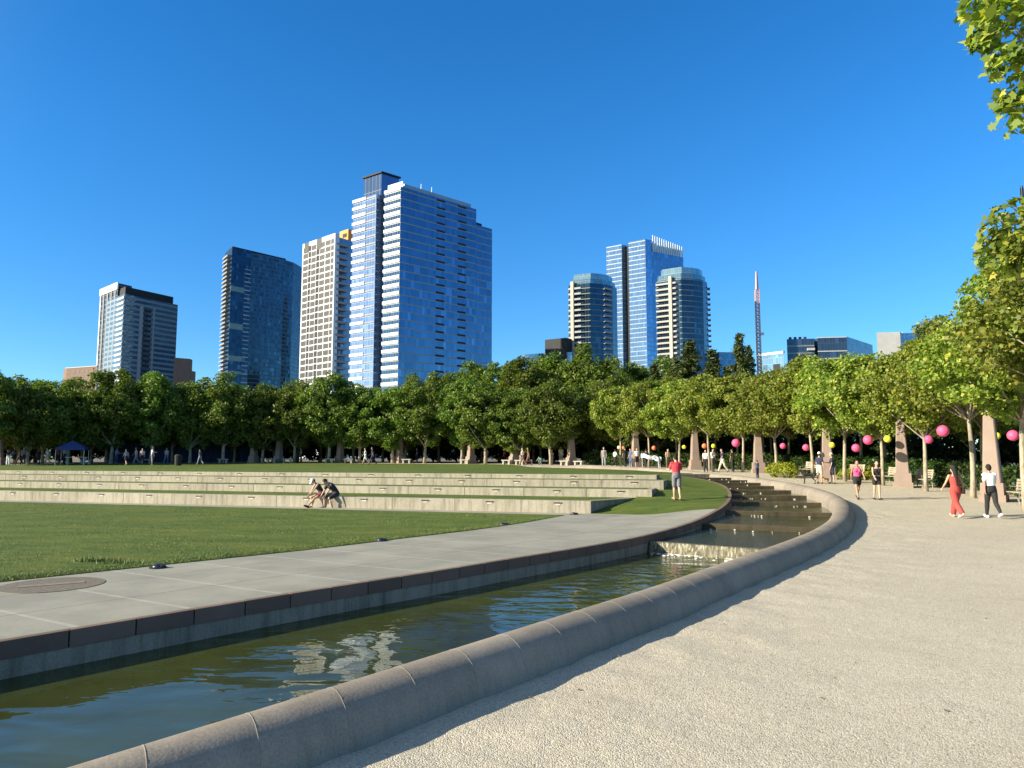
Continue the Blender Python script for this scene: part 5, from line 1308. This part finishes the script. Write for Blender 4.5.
person("short-haired man in a white T-shirt and black leggings walking away at the right edge", (x, y), 1.66, -3, dict(WALK_B, abr=10, abl=9, thl=14, thr=-14, knr=24, ftr=-22), 1, "black", (.78, .78, .78), (.02, .02, .022), (.75, .73, .7), top="tee", bottom="leggings")
x, y = foot_at(858, 499, 31.3)
person("woman in a bright pink tank top and black shorts walking towards the camera", (x, y), 1.63, 172, dict(WALK_A), 1, "brown", (.72, .09, .25), (.015, .015, .018), (.02, .02, .025), female=True, top="tank", bottom="short_shorts")
x, y = foot_at(877.5, 499.5, 31.0)
person("woman in a black crop top and black shorts walking beside the pink top", (x, y), 1.58, 180, dict(WALK_B, thl=8, thr=-6, knr=10, ftr=-6), 0, "brown", (.02, .02, .022), (.015, .015, .018), (.03, .03, .03), female=True, hairlen=.2, top="crop", bottom="short_shorts")
# the pair sitting on the lowest seat wall
def wall_point(px, extra=0.0):
    lo, hi = -40.0, -5.0
    for _ in range(50):
        m = (lo+hi)/2; q = xy(m, 27.72)
        if q[0]/q[1]*F+512 < px: lo = m
        else: hi = m
    return xy(lo, 27.8+extra)
yawf = math.degrees(math.atan2(NX, -NY))     # facing out of the wall
x, y = wall_point(320.5, .16)
person("woman in a white cap sitting on the lowest wall, one leg stretched out", (x, y), 1.66, yawf-38, dict(hip=.60, lean=20, curl=16, head=12, thr=74, knr=84, thl=66, knl=22, spl=6, spr=10, shr=22, elr=10, shl=38, ell=6, ftl=20), 0, "brown", (.03, .03, .035), (.16, .04, .05), (.02, .02, .022), cap=(.8, .8, .78), female=True, zfoot=-.13, top="tank", bottom="short_shorts")
x, y = wall_point(334.5, .18)
person("man in a black T-shirt sitting on the lowest wall, leaning down to his feet", (x, y), 1.8, yawf-32, dict(hip=.58, lean=26, curl=20, head=14, thr=76, knr=80, thl=68, knl=84, spr=14, spl=12, shr=20, elr=12, shl=26, ell=14), 0, "brown", (.02, .02, .025), (.03, .03, .035), (.12, .12, .13), zfoot=-.13, top="tee", bottom="shorts")

# people farther off: a few poses, each figure with its own clothes
VF = .026
def far(label, px, py, D, hgt, yaw, pose, skin, hair, tc, bc, cap=None, z=None, **kw):
    p = at_y(px, py, D); return person(label, (p[0], p[1]), hgt, yaw, pose, skin, hair, tc, bc, (.1, .1, .1), cap, VF, "people in the distance", zfoot=z, **kw)
NAVY = (.02, .025, .06); WHT = (.75, .75, .73); GRY = (.25, .26, .27); DEN = (.06, .10, .2); BLK = (.02, .02, .02); KHK = (.42, .34, .22); BEI = (.5, .46, .38)
far("man in a navy shirt, pale shorts and white cap beside a black dog", 820, 484, 42, 1.72, -60, STAND, 0, "brown", NAVY, BEI, cap=(.8, .8, .78))
far("person in dark navy clothes right of the man with the black dog", 833, 484, 42, 1.68, 70, SWAY, 0, "brown", NAVY, NAVY, cap=(.5, .5, .5), bottom="shorts")
far("child in blue standing in front of the fourth obelisk from the right", 757.5, 475.5, 47.5, 1.1, 20, STAND, 0, "black", DEN, NAVY, bottom="trousers")
for lab, px, py, D, h, yaw, po, sk, ha, tc, bc, bt in [
    ("woman in white top and black trousers, first right of the red-shirted man", 706, 471.5, 55, 1.6, 160, STAND, 0, "black", WHT, BLK, "trousers"),
    ("person in a white shirt and dark trousers just right of another white top", 713, 471.5, 55.5, 1.68, -150, SWAY, 0, "black", WHT, (.1, .09, .08), "trousers"),
    ("person in a dark top and pale trousers right of the white shirts", 723, 472, 54, 1.72, 100, WALK_A, 0, "black", NAVY, BEI, "trousers"),
    ("person in dark clothes at the right end of the group by the fourth obelisk", 733, 471, 55, 1.65, 40, STAND, 1, "black", (.06, .05, .05), BLK, "trousers"),
    ("person in grey standing alone where the granite rim meets the lawn", 604, 468, 66, 1.7, 170, STAND, 0, "fair", GRY, (.3, .32, .33), "trousers"),
    ("person in a white top and dark trousers left of the tree with two lanterns", 615, 467.5, 66, 1.55, -60, WALK_B, 0, "black", WHT, BLK, "trousers"),
    ("person in black beside the trunk left of the sixth obelisk", 625.5, 469, 64, 1.75, 30, SWAY, 1, "black", BLK, BLK, "trousers"),
    ("person in a blue denim outfit in front of the sixth obelisk", 631, 469.5, 63.5, 1.6, 120, STAND, 0, "brown", DEN, DEN, "trousers"),
    ("person in a white T-shirt and black shorts right of the sixth obelisk", 637, 469.5, 63, 1.66, 190, STAND, 0, "brown", WHT, BLK, "shorts"),
    ("person in dark clothes under the pale blue banner", 646.5, 470, 62, 1.62, 10, WALK_A, 1, "black", (.07, .05, .05), BLK, "trousers"),
    ("person in white bending at the right end of the blue banner", 659, 470.5, 61, 1.5, 80, dict(STAND, lean=48, curl=20, shr=60, shl=55), 0, "black", WHT, GRY, "trousers"),
    ("person in khaki behind the red shirt, left side", 668, 470, 61, 1.6, 200, STAND, 0, "brown", KHK, (.12, .1, .08), "trousers"),
    ("standing pale figure in white on the far lawn, left of a dark one", 365.5, 464.3, 74, 1.62, 100, WALK_A, 0, "brown", WHT, (.5, .5, .5), "shorts"),
    ("taller dark blue figure on the far lawn beside the white one", 372.5, 464.3, 74, 1.72, 95, WALK_B, 1, "black", NAVY, NAVY, "trousers"),
    ("person in grey alone among the trunks near the middle", 486, 463, 78, 1.62, 180, STAND, 0, "brown", GRY, (.12, .12, .14), "trousers"),
    ("person in a blue top under the trees left of the middle", 417, 462.5, 81, 1.6, 90, STAND, 0, "brown", (.06, .1, .32), NAVY, "trousers"),
    ("person in red beside a stone bench under the middle trees", 505, 462.5, 79, 1.55, 60, STAND, 0, "brown", (.5, .05, .05), BLK, "trousers"),
    ("pale-topped person at the lawn edge, left of a brown figure", 523, 465.5, 70, 1.65, 80, WALK_A, 0, "fair", WHT, (.16, .08, .05), "trousers"),
    ("person in brown at the lawn edge, right of a pale top", 528.5, 465.5, 70, 1.68, 85, WALK_B, 1, "brown", (.16, .07, .045), (.2, .1, .07), "trousers"),
    ("crouching person in teal on the lawn edge under the trees", 541.5, 464.5, 73, 1.5, 150, dict(hip=.42, lean=35, curl=20, thr=95, knr=125, thl=80, knl=120, shr=50, shl=50), 0, "black", (.05, .42, .4), GRY, "trousers"),
    ("person in beige by a trunk right of the teal crouching figure", 551.8, 464.5, 74, 1.4, 200, STAND, 0, "brown", BEI, BEI, "trousers"),
    ("pale figure against a trunk between the teal figure and the bright obelisk", 561, 463.8, 75, 1.75, 170, STAND, 0, "fair", (.6, .57, .5), BEI, "trousers"),
    ("small pale figure sitting low under the trees left of the middle", 391.5, 462.5, 80, 1.2, 140, STAND, 0, "fair", WHT, GRY, "shorts"),
    ("person in white near a trunk left of the far lawn walkers", 301, 462.5, 82, 1.6, 120, STAND, 0, "fair", BEI, BLK, "trousers")]:
    z = None
    if py > 463.9 and D > 69 and px < 600: z = None
    far(lab, px, py, D, h, yaw, po, sk, ha, tc, bc, z=z, bottom=bt)
lefts = [(8, NAVY, WHT), (14, DEN, NAVY), (19, (.4, .2, .2), BLK), (23, (.3, .15, .15), BLK), (28, (.55, .5, .45), BLK), (38, BLK, BLK), (47.5, (.6, .58, .55), KHK), (58, (.32, .06, .05), BLK), (64, (.5, .35, .3), BLK), (116, DEN, NAVY), (126, GRY, NAVY), (136, (.62, .4, .35), GRY), (142, (.6, .45, .4), BLK), (152, WHT, GRY), (166, GRY, DEN), (200, DEN, GRY)]
cn = {8: "navy top and white trousers", 14: "denim blue", 19: "dusty red", 23: "dark maroon", 28: "cream top", 38: "all black", 47.5: "white top and khaki trousers", 58: "brick red", 64: "salmon top", 116: "blue", 126: "grey and navy", 136: "pale pink and grey", 142: "pale pink and black", 152: "white top and grey trousers", 166: "grey and denim", 200: "denim top and grey trousers"}
for i, (px, tc, bc) in enumerate(lefts):
    far("%s figure under the far left trees, %s from the left" % (cn[px], ORD[i]), px, 462.5, 70.5+(i*37 % 10)*.5, 1.5+(i*13 % 5)*.06, (i*77) % 360, (STAND, SWAY, WALK_A, WALK_B)[i % 4], i % 2, ("black", "brown", "fair")[i % 3], tc, bc, bottom=("trousers", "shorts")[i % 3 == 1])

# pale blue stunt kite / banner carried by the group
M_KITE = cloth((.42, .55, .72)); p0, p1 = at_y(641, 455.5, 62), at_y(661, 459.5, 61)
t = thing("banner", "pale blue cloth banner carried overhead by the group on the promenade", "banner", tuple((p0+p1)/2))
m_ = MB(); d = (p1-p0)/2
rows = [[tuple(d*q+np.array([0, .12*math.sin(q*5+w), -.17*w+.05*math.sin(q*7)])) for q in np.linspace(-1, 1, 14)] for w in (-1, 0, 1)]
rows2 = [[(x, y+.02, z) for x, y, z in r] for r in rows]
m_.grid(rows); m_.grid([r[::-1] for r in rows2]); m_.build("cloth", M_KITE, t, smooth=True)
for q in (-.9, .9):
    m_ = MB(); m_.tube([tuple(d*q+np.array([0, .03, .25])), tuple(d*q+np.array([.03, .03, -1.0]))], [.02, .02], 5); m_.build("pole", M_TENTW, t)

# dogs
def dog(label, px, py, D, hgt, yaw, mat):
    m_ = MB(); c = lambda pts, r: capsule(m_, pts, r)
    c([(0, -.3, .5), (0, -.05, .48), (0, .22, .5)], [.09, .085, .12]); c([(0, .24, .52), (0, .40, .68)], [.08, .06])
    m_.ball((0, .45, .72), (.065, .085, .065)); c([(0, .5, .70), (0, .60, .68)], [.038, .028])
    for sx in (-1, 1):
        c([(sx*.06, .22, .46), (sx*.065, .21, .24), (sx*.065, .23, .03)], [.05, .03, .026]); m_.ball((sx*.065, .25, .02), (.03, .045, .02), 8, 6)
        c([(sx*.07, -.28, .46), (sx*.075, -.20, .28), (sx*.075, -.33, .17), (sx*.075, -.31, .03)], [.07, .042, .026, .024]); m_.ball((sx*.075, -.28, .02), (.03, .045, .02), 8, 6)
        c([(sx*.04, .42, .77), (sx*.06, .41, .70)], [.022, .012])
    c([(0, -.36, .53), (0, -.48, .60), (0, -.54, .72)], [.03, .02, .012])
    me = remesh(m_, mat, .014, "dog", 2); p = at_y(px, py, D); o = link("dog", me); o.location = (p[0], p[1], gz(p[0], p[1])); o.rotation_euler = (0, 0, R_(yaw)); s_ = hgt/.75; o.scale = (s_,)*3
    tag(o, label, "dog")
dog("black dog standing left of the man in the white cap", 809, 483, 42, .78, 75, cloth((.015, .014, .013)))
dog("small tan dog between the two people with the black dog", 826, 484, 41.5, .45, 120, cloth((.35, .24, .14)))
# ------------------------------------------------------------------ light and sky
SUN_EL, SUN_DX, SUN_DY = 22.5, -.952, -.306
w = bpy.data.worlds.new("World"); SC.world = w; w.use_nodes = True; nt = w.node_tree
bg = nt.nodes["Background"]; sky = nt.nodes.new("ShaderNodeTexSky"); sky.sky_type = 'NISHITA'; sky.sun_disc = False
sky.sun_elevation = R_(SUN_EL); sky.sun_rotation = math.atan2(SUN_DX, SUN_DY)
sky.air_density = 1.0; sky.dust_density = .0; sky.ozone_density = 2.0; sky.altitude = 300
hs = nt.nodes.new("ShaderNodeHueSaturation"); hs.inputs["Saturation"].default_value = 1.36; hs.inputs["Value"].default_value = 1.0
lk(nt, sky.outputs[0], hs.inputs["Color"])
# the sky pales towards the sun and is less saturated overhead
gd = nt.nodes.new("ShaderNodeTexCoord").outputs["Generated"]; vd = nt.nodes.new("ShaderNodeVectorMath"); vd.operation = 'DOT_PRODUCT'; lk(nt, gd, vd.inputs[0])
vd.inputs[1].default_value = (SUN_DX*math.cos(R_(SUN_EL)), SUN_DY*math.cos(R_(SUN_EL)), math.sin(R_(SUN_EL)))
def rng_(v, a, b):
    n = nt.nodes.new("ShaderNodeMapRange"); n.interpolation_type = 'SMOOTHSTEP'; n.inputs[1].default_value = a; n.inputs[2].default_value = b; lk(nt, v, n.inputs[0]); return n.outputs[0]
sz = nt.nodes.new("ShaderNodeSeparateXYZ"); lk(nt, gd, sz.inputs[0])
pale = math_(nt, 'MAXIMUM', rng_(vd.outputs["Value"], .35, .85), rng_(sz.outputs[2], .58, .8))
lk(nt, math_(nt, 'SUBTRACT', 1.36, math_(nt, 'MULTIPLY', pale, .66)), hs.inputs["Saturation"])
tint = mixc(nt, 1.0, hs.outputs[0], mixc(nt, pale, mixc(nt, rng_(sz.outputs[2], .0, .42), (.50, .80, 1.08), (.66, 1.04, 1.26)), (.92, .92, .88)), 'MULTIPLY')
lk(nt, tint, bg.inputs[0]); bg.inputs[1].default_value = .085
sl = bpy.data.lights.new("sun", 'SUN'); sl.energy = 5.0; sl.angle = R_(.53); sl.color = (1, .9, .70)
so = bpy.data.objects.new("sun", sl); COL.objects.link(so)
dv = Vector((SUN_DX*math.cos(R_(SUN_EL)), SUN_DY*math.cos(R_(SUN_EL)), math.sin(R_(SUN_EL))))
so.rotation_euler = dv.to_track_quat('Z', 'Y').to_euler(); so.location = (-40, -10, 60)
SC.view_settings.view_transform = 'Standard'; SC.view_settings.look = 'None'; SC.view_settings.exposure = 1.07; SC.view_settings.gamma = 1
SC.view_settings.use_curve_mapping = False
SC.cycles.max_bounces = 8; SC.cycles.transparent_max_bounces = 6
SC.cycles.use_denoising = True
